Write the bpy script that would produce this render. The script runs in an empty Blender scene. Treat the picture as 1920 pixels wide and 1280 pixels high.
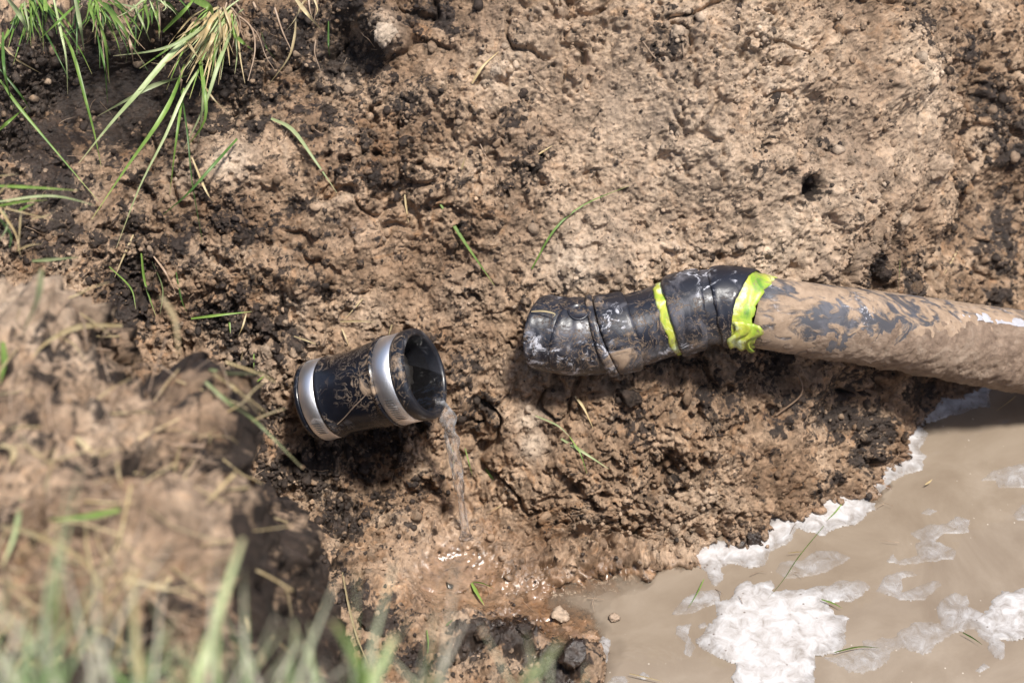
import bpy, math, random
import numpy as np
from mathutils import Vector, Matrix
from mathutils.bvhtree import BVHTree

R = math.radians
rng = np.random.default_rng(7)
random.seed(7)
SC = bpy.context.scene
COL = SC.collection

# ------------------------------------------------------------------ camera
PITCH = R(42.0)
DIST = 3.4
FWD = Vector((0, math.cos(PITCH), -math.sin(PITCH)))
UPV = Vector((0, math.sin(PITCH), math.cos(PITCH)))
CAM = -FWD * DIST
K = 0.75e-3 / DIST                      # metres per photo pixel per metre of distance
cam_d = bpy.data.cameras.new('camera')
cam_d.sensor_width = 36.0
cam_d.lens = 36.0 / (1920 * K)
cam_d.clip_start = 0.05
cam_d.clip_end = 500
cam_d.dof.use_dof = True
cam_d.dof.focus_distance = 3.36
cam_d.dof.aperture_fstop = 2.9
cam_d.dof.aperture_blades = 9
cam = bpy.data.objects.new('camera', cam_d)
cam.location = CAM
cam.rotation_euler = (math.pi / 2 - PITCH, 0, 0)
COL.objects.link(cam)
SC.camera = cam

# ------------------------------------------------------------------ light
SUN = Vector((0.22, -0.30, 0.93)).normalized()      # direction towards the sun
world = bpy.data.worlds.new('World')
SC.world = world
world.use_nodes = True
wn = world.node_tree
wn.nodes.clear()
w_out = wn.nodes.new('ShaderNodeOutputWorld')
w_bg = wn.nodes.new('ShaderNodeBackground')
w_sky = wn.nodes.new('ShaderNodeTexSky')
w_sky.sky_type = 'NISHITA'
w_sky.sun_disc = False
w_sky.sun_elevation = math.asin(SUN.z)
w_sky.sun_rotation = math.atan2(SUN.x, SUN.y)
w_sky.dust_density = 2.0
w_bg.inputs['Strength'].default_value = 0.115
wn.links.new(w_sky.outputs[0], w_bg.inputs[0])
wn.links.new(w_bg.outputs[0], w_out.inputs[0])
sun_d = bpy.data.lights.new('sun', 'SUN')
sun_d.energy = 4.6
sun_d.angle = R(7)
sun_d.color = (1.0, 0.955, 0.89)
sun = bpy.data.objects.new('sun', sun_d)
sun.rotation_euler = SUN.to_track_quat('Z', 'Y').to_euler()
sun.location = SUN * 20
COL.objects.link(sun)
SC.view_settings.view_transform = 'Standard'
SC.view_settings.look = 'None'
SC.view_settings.exposure = 0.56
SC.view_settings.gamma = 1.0
SC.view_settings.use_curve_mapping = False
SC.render.engine = 'CYCLES'
SC.cycles.use_denoising = True
SC.cycles.max_bounces = 8
SC.cycles.transmission_bounces = 8

# ------------------------------------------------------------------ helpers
def unproj(px, py, d):
    """point seen at photo pixel (px, py), d metres along the viewing direction"""
    return CAM + FWD * d + Vector((1, 0, 0)) * ((px - 960) * K * d) + UPV * ((640 - py) * K * d)

def ray_dir(px, py):
    return (FWD + Vector((1, 0, 0)) * ((px - 960) * K) + UPV * ((640 - py) * K)).normalized()

def on_plane(px, py, z):
    d = ray_dir(px, py)
    return CAM + d * ((z - CAM.z) / d.z)

def tag(o, label=None, cat=None, group=None, kind=None):
    if label: o['label'] = label
    if cat: o['category'] = cat
    if group: o['group'] = group
    if kind: o['kind'] = kind
    return o

def link(name, me, mat=None, parent=None):
    o = bpy.data.objects.new(name, me)
    if mat: me.materials.append(mat)
    COL.objects.link(o)
    if parent: o.parent = parent
    return o

def empty(name, loc=(0, 0, 0)):
    o = bpy.data.objects.new(name, None)
    o.location = loc
    o.empty_display_size = 0.05
    COL.objects.link(o)
    return o

def mesh_np(name, V, F, smooth=True):
    """V (n,3) floats, F (m,k) ints"""
    V = np.asarray(V, dtype=np.float32); F = np.asarray(F, dtype=np.int32)
    me = bpy.data.meshes.new(name)
    me.vertices.add(len(V)); me.vertices.foreach_set('co', V.ravel())
    k = F.shape[1]
    me.loops.add(F.size); me.loops.foreach_set('vertex_index', F.ravel())
    me.polygons.add(len(F))
    me.polygons.foreach_set('loop_start', np.arange(0, F.size, k, dtype=np.int32))
    me.update(calc_edges=True)
    me.polygons.foreach_set('use_smooth', np.full(len(F), smooth))
    me.validate()
    return me

def attr(me, name, data):
    a = me.attributes.new(name, 'FLOAT_COLOR', 'POINT')
    d = np.ones((len(me.vertices), 4), dtype=np.float32)
    d[:, :data.shape[1]] = data
    a.data.foreach_set('color', d.ravel())

def grid_faces(ny, nx, wrap=False):
    i = np.arange(ny - 1)[:, None] * nx
    if wrap:
        j = np.arange(nx)[None, :]; j2 = (j + 1) % nx
    else:
        j = np.arange(nx - 1)[None, :]; j2 = j + 1
    return np.stack([i + j, i + j2, i + nx + j2, i + nx + j], -1).reshape(-1, 4)

def sstep(a, b, x):
    t = np.clip((x - a) / (b - a), 0, 1)
    return t * t * (3 - 2 * t)

# ------------------------------------------------------------------ noise
def h2(ix, iy, seed):
    h = (ix.astype(np.int64) * 374761393 + iy.astype(np.int64) * 668265263 + seed * 974634777) & 0xFFFFFFFF
    h = ((h ^ (h >> 13)) * 1274126177) & 0xFFFFFFFF
    return ((h ^ (h >> 16)) & 0xFFFF).astype(np.float32) / 65535.0

def perlin(x, y, seed=0):
    ix = np.floor(x); iy = np.floor(y)
    fx = (x - ix).astype(np.float32); fy = (y - iy).astype(np.float32)
    u = fx * fx * fx * (fx * (fx * 6 - 15) + 10); v = fy * fy * fy * (fy * (fy * 6 - 15) + 10)
    def g(dx, dy):
        a = h2(ix + dx, iy + dy, seed) * 6.2831853
        return np.cos(a) * (fx - dx) + np.sin(a) * (fy - dy)
    n0 = g(0, 0) * (1 - u) + g(1, 0) * u
    n1 = g(0, 1) * (1 - u) + g(1, 1) * u
    return (n0 * (1 - v) + n1 * v) * 1.5

def fbm(x, y, f, octv, seed=0, gain=0.5):
    s = 0; a = 1.0; t = 0
    for k in range(octv):
        s = s + a * perlin(x * f + 17.3 * k, y * f - 9.1 * k, seed + k)
        t += a; a *= gain; f *= 2.03
    return s / t

def worley(x, y, f, seed=0):
    """rounded lumps: returns (dome 0..1, random value of the nearest lump)"""
    X = x * f; Y = y * f
    ix = np.floor(X); iy = np.floor(Y)
    best = np.full(X.shape, 9.0, dtype=np.float32); rnd = np.zeros(X.shape, dtype=np.float32)
    for dx in (-1, 0, 1):
        for dy in (-1, 0, 1):
            cx = ix + dx; cy = iy + dy
            px = cx + h2(cx, cy, seed); py = cy + h2(cx, cy, seed + 51)
            r = h2(cx, cy, seed + 99)
            d = ((X - px) ** 2 + (Y - py) ** 2) / (0.35 + 0.65 * r) ** 2
            m = d < best
            best = np.where(m, d, best); rnd = np.where(m, r, rnd)
    return np.sqrt(np.clip(1 - best * 0.9, 0, 1)) * (0.35 + 0.65 * rnd), rnd

def h3(ix, iy, iz, seed):
    h = ix * np.uint32(374761393) + iy * np.uint32(668265263) + iz * np.uint32(2147483647 - 5) + np.uint32((seed * 974634777) & 0xFFFFFFFF)
    h = (h ^ (h >> np.uint32(13))) * np.uint32(1274126177)
    return h ^ (h >> np.uint32(16))

def perlin3(x, y, z, seed=0):
    fx0 = np.floor(x); fy0 = np.floor(y); fz0 = np.floor(z)
    ix = fx0.astype(np.int32).view(np.uint32); iy = fy0.astype(np.int32).view(np.uint32); iz = fz0.astype(np.int32).view(np.uint32)
    fx = x - fx0; fy = y - fy0; fz = z - fz0
    u = fx * fx * (3 - 2 * fx); v = fy * fy * (3 - 2 * fy); w = fz * fz * (3 - 2 * fz)
    k = np.float32(2 / 255.0)
    def g(dx, dy, dz):
        h = h3(ix + np.uint32(dx), iy + np.uint32(dy), iz + np.uint32(dz), seed)
        a = (h & np.uint32(255)).astype(np.float32) * k - 1; b = ((h >> np.uint32(8)) & np.uint32(255)).astype(np.float32) * k - 1
        c = ((h >> np.uint32(16)) & np.uint32(255)).astype(np.float32) * k - 1
        return a * (fx - dx) + b * (fy - dy) + c * (fz - dz)
    r = []
    for dz in (0, 1):
        a = g(0, 0, dz); a = a + (g(1, 0, dz) - a) * u
        b = g(0, 1, dz); b = b + (g(1, 1, dz) - b) * u
        r.append(a + (b - a) * v)
    return (r[0] + (r[1] - r[0]) * w) * np.float32(1.35)

def fbm3(P, f, octv, seed=0, gain=0.5):
    s = 0; a = 1.0; t = 0
    for k in range(octv):
        q = np.float32(f)
        s = s + np.float32(a) * perlin3(P[..., 0] * q + np.float32(100 + 17.3 * k), P[..., 1] * q + np.float32(100 - 9.1 * k), P[..., 2] * q + np.float32(100 + 5.7 * k), seed + k)
        t += a; a *= gain; f *= 2.03
    return s / np.float32(t)

def facet3(P, f, seed=0, tilt=0.9, edge=0.20):
    """broken crumbs: flat tilted faces with sunk joints; returns (height about 0..1, random value)"""
    q = P * np.float32(f) + np.float32(50)
    b = np.floor(q - np.float32(0.5))
    c_ = b.astype(np.int32).view(np.uint32)
    b1 = np.full(P.shape[:2], 9.0, dtype=np.float32); b2 = b1.copy()
    rnd = np.zeros(P.shape[:2], np.float32); tl = rnd.copy()
    k = np.float32(1 / 255.0)
    for dx in (0, 1):
        for dy in (0, 1):
            for dz in (0, 1):
                h = h3(c_[..., 0] + np.uint32(dx), c_[..., 1] + np.uint32(dy), c_[..., 2] + np.uint32(dz), seed)
                jx = (h & np.uint32(255)).astype(np.float32) * k; jy = ((h >> np.uint32(8)) & np.uint32(255)).astype(np.float32) * k
                jz = ((h >> np.uint32(16)) & np.uint32(255)).astype(np.float32) * k
                vx = q[..., 0] - (b[..., 0] + dx + 0.15 + 0.7 * jx); vy = q[..., 1] - (b[..., 1] + dy + 0.15 + 0.7 * jy); vz = q[..., 2] - (b[..., 2] + dz + 0.15 + 0.7 * jz)
                d = np.sqrt(vx * vx + vy * vy + vz * vz)
                m = d < b1
                b2 = np.where(m, b1, np.minimum(b2, d)); b1 = np.where(m, d, b1)
                rr = ((h * np.uint32(2654435761)) >> np.uint32(24)).astype(np.float32) * k
                rnd = np.where(m, rr, rnd)
                tl = np.where(m, (2 * jy - 1) * vx + (2 * jz - 1) * vy + (2 * jx - 1) * vz, tl)
    return ((rnd + np.float32(tilt) * tl) * (0.25 + 0.75 * sstep(0, edge, b2 - b1))).astype(np.float32), rnd

# ------------------------------------------------------------------ materials
def new_mat(name):
    m = bpy.data.materials.new(name); m.use_nodes = True
    nt = m.node_tree; nt.nodes.clear()
    out = nt.nodes.new('ShaderNodeOutputMaterial')
    bs = nt.nodes.new('ShaderNodeBsdfPrincipled')
    nt.links.new(bs.outputs[0], out.inputs[0])
    return m, nt, bs, out

def nd(nt, typ, **kw):
    n = nt.nodes.new(typ)
    for k, v in kw.items():
        if k == 'inp':
            for a, b in v.items(): n.inputs[a].default_value = b
        else: setattr(n, k, v)
    return n

def coords(nt, scale=(1, 1, 1)):
    tc = nd(nt, 'ShaderNodeTexCoord'); mp = nd(nt, 'ShaderNodeMapping')
    mp.inputs['Scale'].default_value = scale
    nt.links.new(tc.outputs['Object'], mp.inputs[0])
    return mp.outputs[0]

def noise(nt, vec, scale, detail=6, rough=0.6, dist=0.0):
    n = nd(nt, 'ShaderNodeTexNoise', inp={'Scale': scale, 'Detail': detail, 'Roughness': rough, 'Distortion': dist})
    nt.links.new(vec, n.inputs['Vector'])
    return n.outputs['Fac']

def ramp(nt, fac, stops, interp='LINEAR'):
    r = nd(nt, 'ShaderNodeValToRGB'); r.color_ramp.interpolation = interp
    e = r.color_ramp.elements
    while len(e) < len(stops): e.new(0.5)
    for el, (p, c) in zip(e, stops):
        el.position = p; el.color = tuple(c) + (1,) if len(c) == 3 else c
    nt.links.new(fac, r.inputs[0])
    return r.outputs[0]

def mixc(nt, fac, a, b, mode='MIX'):
    m = nd(nt, 'ShaderNodeMix', data_type='RGBA', blend_type=mode)
    for s, v in ((m.inputs[0], fac), (m.inputs[6], a), (m.inputs[7], b)):
        if hasattr(v, 'is_output') or isinstance(v, bpy.types.NodeSocket): nt.links.new(v, s)
        else: s.default_value = v if isinstance(v, (int, float)) else tuple(v) + (1,)
    return m.outputs[2]

def math_n(nt, op, a, b=None, clamp=False):
    m = nd(nt, 'ShaderNodeMath', operation=op, use_clamp=clamp)
    for s, v in ((m.inputs[0], a), (m.inputs[1], b)):
        if v is None: continue
        if isinstance(v, bpy.types.NodeSocket): nt.links.new(v, s)
        else: s.default_value = v
    return m.outputs[0]

def bump(nt, bs, h, dist, strength=1.0, prev=None):
    b = nd(nt, 'ShaderNodeBump', inp={'Distance': dist, 'Strength': strength})
    nt.links.new(h, b.inputs['Height'])
    if prev is not None: nt.links.new(prev, b.inputs['Normal'])
    nt.links.new(b.outputs[0], bs.inputs['Normal'])
    return b.outputs[0]

def g3(v): return (v, v, v)

def soil_material(name='soil'):
    m, nt, bs, out = new_mat(name)
    v = coords(nt)
    at = nd(nt, 'ShaderNodeAttribute', attribute_name='soil')     # R dark topsoil and painted shade, G wet, B pale, A lump random
    sep = nd(nt, 'ShaderNodeSeparateColor'); nt.links.new(at.outputs['Color'], sep.inputs[0])
    n1 = noise(nt, v, 9, 8, 0.65, 0.4)
    base = ramp(nt, n1, [(0.30, (0.115, 0.068, 0.040)), (0.44, (0.24, 0.155, 0.096)), (0.56, (0.37, 0.258, 0.172)), (0.72, (0.50, 0.38, 0.275))])
    n2 = noise(nt, v, 70, 8, 0.7, 0.6)
    fine = ramp(nt, n2, [(0.32, g3(0.34)), (0.5, g3(0.97)), (0.68, g3(1.36))])
    c = mixc(nt, 1.0, base, fine, 'MULTIPLY')
    # ochre and grey veins
    n3 = noise(nt, v, 22, 5, 0.6, 1.5)
    oc = ramp(nt, n3, [(0.55, g3(0)), (0.68, g3(0.75))])
    c = mixc(nt, oc, c, mixc(nt, 1.0, c, (1.05, 0.88, 0.70), 'MULTIPLY'))
    # lump to lump change
    lr = ramp(nt, at.outputs['Alpha'], [(0.1, g3(0.55)), (0.5, g3(1.0)), (0.9, g3(1.3))])
    c = mixc(nt, 0.8, c, lr, 'MULTIPLY')
    # pale clay
    c = mixc(nt, math_n(nt, 'MULTIPLY', sep.outputs[2], 0.75), c, mixc(nt, 1.0, (0.58, 0.465, 0.355), fine, 'MULTIPLY'))
    # dark topsoil and painted shade, broken up
    n4 = noise(nt, v, 55, 6, 0.7, 0.8)
    hm = math_n(nt, 'ADD', sep.outputs[0], math_n(nt, 'MULTIPLY', math_n(nt, 'SUBTRACT', n4, 0.5), 1.3))
    hm = math_n(nt, 'ADD', hm, math_n(nt, 'MULTIPLY', math_n(nt, 'SUBTRACT', at.outputs['Alpha'], 0.5), 1.25))
    hm = ramp(nt, hm, [(0.34, g3(0)), (0.46, g3(0.55)), (0.60, g3(1))])
    hc = ramp(nt, n2, [(0.3, (0.006, 0.0045, 0.0045)), (0.55, (0.016, 0.011, 0.010)), (0.78, (0.070, 0.044, 0.032))])
    c = mixc(nt, math_n(nt, 'MULTIPLY', hm, 0.93), c, hc)
    # black grit
    vo = nd(nt, 'ShaderNodeTexVoronoi', inp={'Scale': 130, 'Randomness': 1}); nt.links.new(v, vo.inputs['Vector'])
    gm = math_n(nt, 'MULTIPLY', ramp(nt, vo.outputs['Distance'], [(0.14, g3(1)), (0.24, g3(0))]),
                ramp(nt, noise(nt, v, 14, 4, 0.6), [(0.52, g3(0)), (0.6, g3(1))]))
    c = mixc(nt, math_n(nt, 'MULTIPLY', gm, 0.8), c, (0.03, 0.022, 0.02))
    wetc = mixc(nt, 1.0, c, (0.62, 0.56, 0.52), 'MULTIPLY')
    c = mixc(nt, sep.outputs[1], c, wetc)
    nt.links.new(c, bs.inputs['Base Color'])
    rg = math_n(nt, 'SUBTRACT', 0.92, math_n(nt, 'MULTIPLY', sep.outputs[1], 0.76))
    rg = math_n(nt, 'SUBTRACT', rg, math_n(nt, 'MULTIPLY', hm, 0.22), clamp=True)
    nt.links.new(rg, bs.inputs['Roughness'])
    nt.links.new(math_n(nt, 'ADD', 0.3, math_n(nt, 'MULTIPLY', sep.outputs[1], 0.4)), bs.inputs['Specular IOR Level'])
    b1 = bump(nt, bs, noise(nt, v, 160, 8, 0.75, 0.5), 0.004, 0.85)
    bump(nt, bs, noise(nt, v, 600, 4, 0.7), 0.0012, 0.7, b1)
    st_ = math_n(nt, 'SUBTRACT', 0.85, math_n(nt, 'MULTIPLY', sep.outputs[1], 0.72), clamp=True)
    for b_ in nt.nodes:
        if b_.bl_idname == 'ShaderNodeBump': nt.links.new(st_, b_.inputs['Strength'])
    return m

M = {}
M['soil'] = soil_material()

def turf_material():
    m, nt, bs, out = new_mat('turf_ground')
    v = coords(nt)
    c = ramp(nt, noise(nt, v, 30, 8, 0.7), [(0.3, (0.03, 0.04, 0.012)), (0.55, (0.06, 0.085, 0.02)), (0.75, (0.16, 0.15, 0.06))])
    nt.links.new(c, bs.inputs['Base Color']); bs.inputs['Roughness'].default_value = 0.95
    bump(nt, bs, noise(nt, v, 120, 6, 0.7), 0.02, 1.0)
    return m
M['turf'] = turf_material()

def grass_material(name, c1, c2, c3=None, rough=0.45, tip=None):
    m, nt, bs, out = new_mat(name)
    v = coords(nt)
    oi = nd(nt, 'ShaderNodeObjectInfo')
    n = noise(nt, v, 40, 4, 0.6)
    c = mixc(nt, ramp(nt, n, [(0.35, g3(0)), (0.65, g3(1))]), c1, c2)
    at = nd(nt, 'ShaderNodeAttribute', attribute_name='along')
    sp = nd(nt, 'ShaderNodeSeparateColor'); nt.links.new(at.outputs['Color'], sp.inputs[0])
    if tip: c = mixc(nt, ramp(nt, sp.outputs[0], [(0.82, g3(0)), (1.0, g3(0.8))]), c, tip)
    if c3: c = mixc(nt, ramp(nt, sp.outputs[1], [(0.55, g3(0)), (0.8, g3(1))]), c, c3)
    br = ramp(nt, sp.outputs[2], [(0, g3(0.7)), (1, g3(1.3))])
    c = mixc(nt, 1.0, c, br, 'MULTIPLY')
    nt.links.new(c, bs.inputs['Base Color']); bs.inputs['Roughness'].default_value = rough
    tr = nd(nt, 'ShaderNodeBsdfTranslucent'); nt.links.new(c, tr.inputs[0])
    mx = nd(nt, 'ShaderNodeMixShader', inp={0: 0.3})
    nt.links.new(bs.outputs[0], mx.inputs[1]); nt.links.new(tr.outputs[0], mx.inputs[2])
    nt.links.new(mx.outputs[0], out.inputs[0])
    return m
M['green'] = grass_material('grass_green', (0.11, 0.20, 0.035), (0.21, 0.31, 0.07), tip=(0.42, 0.36, 0.16))
M['pale'] = grass_material('grass_pale', (0.27, 0.34, 0.14), (0.42, 0.47, 0.25), tip=(0.5, 0.42, 0.25))
M['dark'] = grass_material('grass_dark', (0.05, 0.11, 0.025), (0.09, 0.17, 0.035))
M['straw'] = grass_material('grass_straw', (0.42, 0.31, 0.15), (0.56, 0.46, 0.27))
M['root'] = grass_material('root_fibre', (0.26, 0.17, 0.11), (0.42, 0.31, 0.22))
M['mixgrass'] = grass_material('grass_mixed', (0.17, 0.29, 0.09), (0.38, 0.46, 0.26), (0.62, 0.57, 0.46), tip=(0.5, 0.45, 0.3))

def rubber_material(name, mud=0.5, scale=1.0, base=(0.010, 0.011, 0.014), streak=(1, 1, 1), rough=0.28, scuff=0.4):
    """black plastic or rubber with smeared dried mud and pale scuffs"""
    m, nt, bs, out = new_mat(name)
    v = coords(nt, tuple(s * scale for s in streak)); v0 = coords(nt)
    n1 = noise(nt, v, 20, 9, 0.62, 1.3)
    n2 = noise(nt, v, 34, 5, 0.6, 2.2)
    n3 = noise(nt, v0, 9, 3, 0.5, 0.5)
    # thin swirly lines where the noise crosses one value
    ln = ramp(nt, math_n(nt, 'ABSOLUTE', math_n(nt, 'SUBTRACT', n2, 0.5)), [(0.0, g3(1)), (0.008, g3(0.7)), (0.020, g3(0))])
    ln = math_n(nt, 'MULTIPLY', ln, ramp(nt, n3, [(0.44, g3(0)), (0.56, g3(1))]))
    t = 0.72 - 0.32 * mud
    blot = ramp(nt, math_n(nt, 'ADD', n1, math_n(nt, 'MULTIPLY', math_n(nt, 'SUBTRACT', n3, 0.5), 0.8)), [(t, g3(0)), (t + 0.10, g3(1))])
    mm = math_n(nt, 'MAXIMUM', blot, ln)
    mudc = ramp(nt, noise(nt, v0, 60, 6, 0.7), [(0.3, (0.20, 0.135, 0.085)), (0.7, (0.40, 0.29, 0.20))])
    film = ramp(nt, noise(nt, v0, 18, 6, 0.65, 1.0), [(0.50, g3(0)), (0.75, g3(0.16 * scuff))])
    c = mixc(nt, film, base, (0.30, 0.29, 0.32))
    n5 = noise(nt, v, 55, 8, 0.75, 1.0)
    sc = math_n(nt, 'MULTIPLY', ramp(nt, n5, [(0.54, g3(0)), (0.63, g3(0.6))]), ramp(nt, noise(nt, v0, 13, 3, 0.5), [(0.5, g3(0)), (0.6, g3(scuff))]))
    c = mixc(nt, sc, c, (0.50, 0.50, 0.54))
    c = mixc(nt, math_n(nt, 'MULTIPLY', mm, 0.9), c, mudc)
    nt.links.new(c, bs.inputs['Base Color'])
    rr = mixc(nt, mm, mixc(nt, film, (rough,) * 3, g3(0.5)), g3(0.85))
    nt.links.new(rr, bs.inputs['Roughness'])
    hh = math_n(nt, 'ADD', math_n(nt, 'MULTIPLY', mm, 0.6), math_n(nt, 'MULTIPLY', n1, 0.5))
    b1 = bump(nt, bs, hh, 0.0018, 0.8)
    bump(nt, bs, noise(nt, v0, 25, 3, 0.5), 0.002, 0.25, b1)
    return m
M['rubber'] = rubber_material('black_rubber', mud=0.16, base=(0.006, 0.007, 0.011), rough=0.24, scuff=0.15)
M['rim'] = rubber_material('grey_rubber_rim', mud=0.06, base=(0.010, 0.011, 0.015), rough=0.33, scuff=0.3)
M['plastic'] = rubber_material('black_plastic', mud=0.22, base=(0.012, 0.013, 0.019), rough=0.34, scuff=2.2)
M['plastic2'] = rubber_material('black_plastic_scuffed', mud=0.34, base=(0.014, 0.015, 0.021), rough=0.38, scuff=3.0)
M['mudpipe'] = rubber_material('muddy_black_pipe', mud=0.90, base=(0.06, 0.06, 0.068), rough=0.45, scuff=2.2, scale=1.7, streak=(0.6, 1.2, 1.2))

def mud_material():
    m, nt, bs, out = new_mat('smeared_mud')
    v = coords(nt)
    n = noise(nt, v, 35, 8, 0.7, 0.8)
    c = ramp(nt, n, [(0.28, (0.15, 0.10, 0.07)), (0.5, (0.29, 0.205, 0.145)), (0.72, (0.42, 0.32, 0.24))])
    nt.links.new(c, bs.inputs['Base Color']); bs.inputs['Roughness'].default_value = 0.8
    b = bump(nt, bs, noise(nt, v, 110, 8, 0.78, 0.8), 0.008, 1.0)
    return m
M['mud'] = mud_material()

def steel_material():
    m, nt, bs, out = new_mat('brushed_steel')
    v = coords(nt)
    n = noise(nt, v, 30, 6, 0.6, 0.8)
    d = ramp(nt, n, [(0.58, g3(0)), (0.75, g3(0.6))])
    c = mixc(nt, d, (0.86, 0.86, 0.88), (0.40, 0.32, 0.25))
    nt.links.new(c, bs.inputs['Base Color'])
    nt.links.new(ramp(nt, d, [(0, g3(0)), (1, g3(1))]), bs.inputs['Roughness'])
    rr = mixc(nt, d, g3(0.42), g3(0.65)); nt.links.new(rr, bs.inputs['Roughness'])
    nt.links.new(ramp(nt, d, [(0, g3(1)), (1, g3(0.3))]), bs.inputs['Metallic'])
    bump(nt, bs, noise(nt, v, 400, 2, 0.5), 0.0003, 0.5)
    return m
M['steel'] = steel_material()

def tape_material():
    m, nt, bs, out = new_mat('lime_tape')
    v = coords(nt)
    n = noise(nt, v, 22, 5, 0.6, 1.2)
    c = ramp(nt, n, [(0.30, (0.10, 0.22, 0.03)), (0.40, (0.26, 0.38, 0.04)), (0.52, (0.42, 0.44, 0.06)), (0.63, (0.62, 0.72, 0.40)), (0.70, (0.66, 0.74, 0.62))])
    d = ramp(nt, noise(nt, v, 50, 7, 0.7, 1.5), [(0.52, g3(0)), (0.64, g3(0.8))])
    c = mixc(nt, d, c, (0.24, 0.19, 0.10))
    nt.links.new(c, bs.inputs['Base Color']); bs.inputs['Roughness'].default_value = 0.42
    bump(nt, bs, noise(nt, v, 60, 5, 0.6), 0.002, 0.6)
    return m
M['tape'] = tape_material()

def simple(name, col, rough, metal=0.0):
    m, nt, bs, out = new_mat(name)
    v = coords(nt)
    c = mixc(nt, noise(nt, v, 80, 5, 0.6), tuple(x * 0.7 for x in col), tuple(min(1, x * 1.25) for x in col))
    nt.links.new(c, bs.inputs['Base Color']); bs.inputs['Roughness'].default_value = rough; bs.inputs['Metallic'].default_value = metal
    bump(nt, bs, noise(nt, v, 200, 4, 0.6), 0.001, 0.5)
    return m
M['slot'] = simple('dark_slot', (0.03, 0.03, 0.03), 0.6)
M['muck'] = simple('black_muck', (0.016, 0.014, 0.012), 0.45)
M['inner'] = simple('black_inner_wall', (0.012, 0.012, 0.014), 0.3)

def clear_water():
    m, nt, bs, out = new_mat('clear_water')
    bs.inputs['Base Color'].default_value = (0.96, 0.93, 0.90, 1)
    bs.inputs['Transmission Weight'].default_value = 1.0
    bs.inputs['Roughness'].default_value = 0.03
    bs.inputs['IOR'].default_value = 1.33
    bs.inputs['Specular IOR Level'].default_value = 0.9
    v = coords(nt, (1, 1, 0.35))
    bump(nt, bs, noise(nt, v, 70, 2, 0.5, 0.6), 0.005, 0.7)
    df = nd(nt, 'ShaderNodeBsdfDiffuse', inp={'Color': (0.75, 0.74, 0.74, 1)})
    mx = nd(nt, 'ShaderNodeMixShader'); nt.links.new(ramp(nt, noise(nt, v, 60, 4, 0.6, 1.0), [(0.45, g3(0.03)), (0.66, g3(0.32))]), mx.inputs[0])
    nt.links.new(bs.outputs[0], mx.inputs[1]); nt.links.new(df.outputs[0], mx.inputs[2]); nt.links.new(mx.outputs[0], out.inputs[0])
    return m
M['clear'] = clear_water()

def muddy_water():
    m, nt, bs, out = new_mat('muddy_water')
    v = coords(nt)
    at = nd(nt, 'ShaderNodeAttribute', attribute_name='depth')
    sp = nd(nt, 'ShaderNodeSeparateColor'); nt.links.new(at.outputs['Color'], sp.inputs[0])
    n = noise(nt, v, 4, 6, 0.6, 2.2)
    c = ramp(nt, n, [(0.3, (0.175, 0.136, 0.100)), (0.5, (0.21, 0.168, 0.126)), (0.7, (0.25, 0.205, 0.158))])
    vo = nd(nt, 'ShaderNodeTexVoronoi', inp={'Scale': 60}); nt.links.new(v, vo.inputs['Vector'])
    spk = math_n(nt, 'MULTIPLY', ramp(nt, vo.outputs['Distance'], [(0.05, g3(1)), (0.09, g3(0))]), ramp(nt, noise(nt, v, 9, 3, 0.6), [(0.5, g3(0)), (0.6, g3(0.6))]))
    c = mixc(nt, spk, c, (0.62, 0.56, 0.48))
    nt.links.new(c, bs.inputs['Base Color'])
    bs.inputs['Roughness'].default_value = 0.06
    bs.inputs['IOR'].default_value = 1.33
    bump(nt, bs, noise(nt, v, 11, 4, 0.5, 0.5), 0.010, 0.30)
    # thin at the margin: the bed shows through
    gl = nd(nt, 'ShaderNodeBsdfGlossy', inp={'Roughness': 0.05})
    tp = nd(nt, 'ShaderNodeBsdfTransparent', inp={'Color': (0.80, 0.72, 0.63, 1)})
    fr = nd(nt, 'ShaderNodeFresnel', inp={'IOR': 1.33})
    m1 = nd(nt, 'ShaderNodeMixShader'); nt.links.new(fr.outputs[0], m1.inputs[0]); nt.links.new(tp.outputs[0], m1.inputs[1]); nt.links.new(gl.outputs[0], m1.inputs[2])
    m2 = nd(nt, 'ShaderNodeMixShader')
    nt.links.new(ramp(nt, sp.outputs[0], [(0.0, g3(0.12)), (0.25, g3(0.6)), (0.7, g3(1))]), m2.inputs[0])
    nt.links.new(m1.outputs[0], m2.inputs[1]); nt.links.new(bs.outputs[0], m2.inputs[2])
    nt.links.new(m2.outputs[0], out.inputs[0])
    return m
M['water'] = muddy_water()

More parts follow.
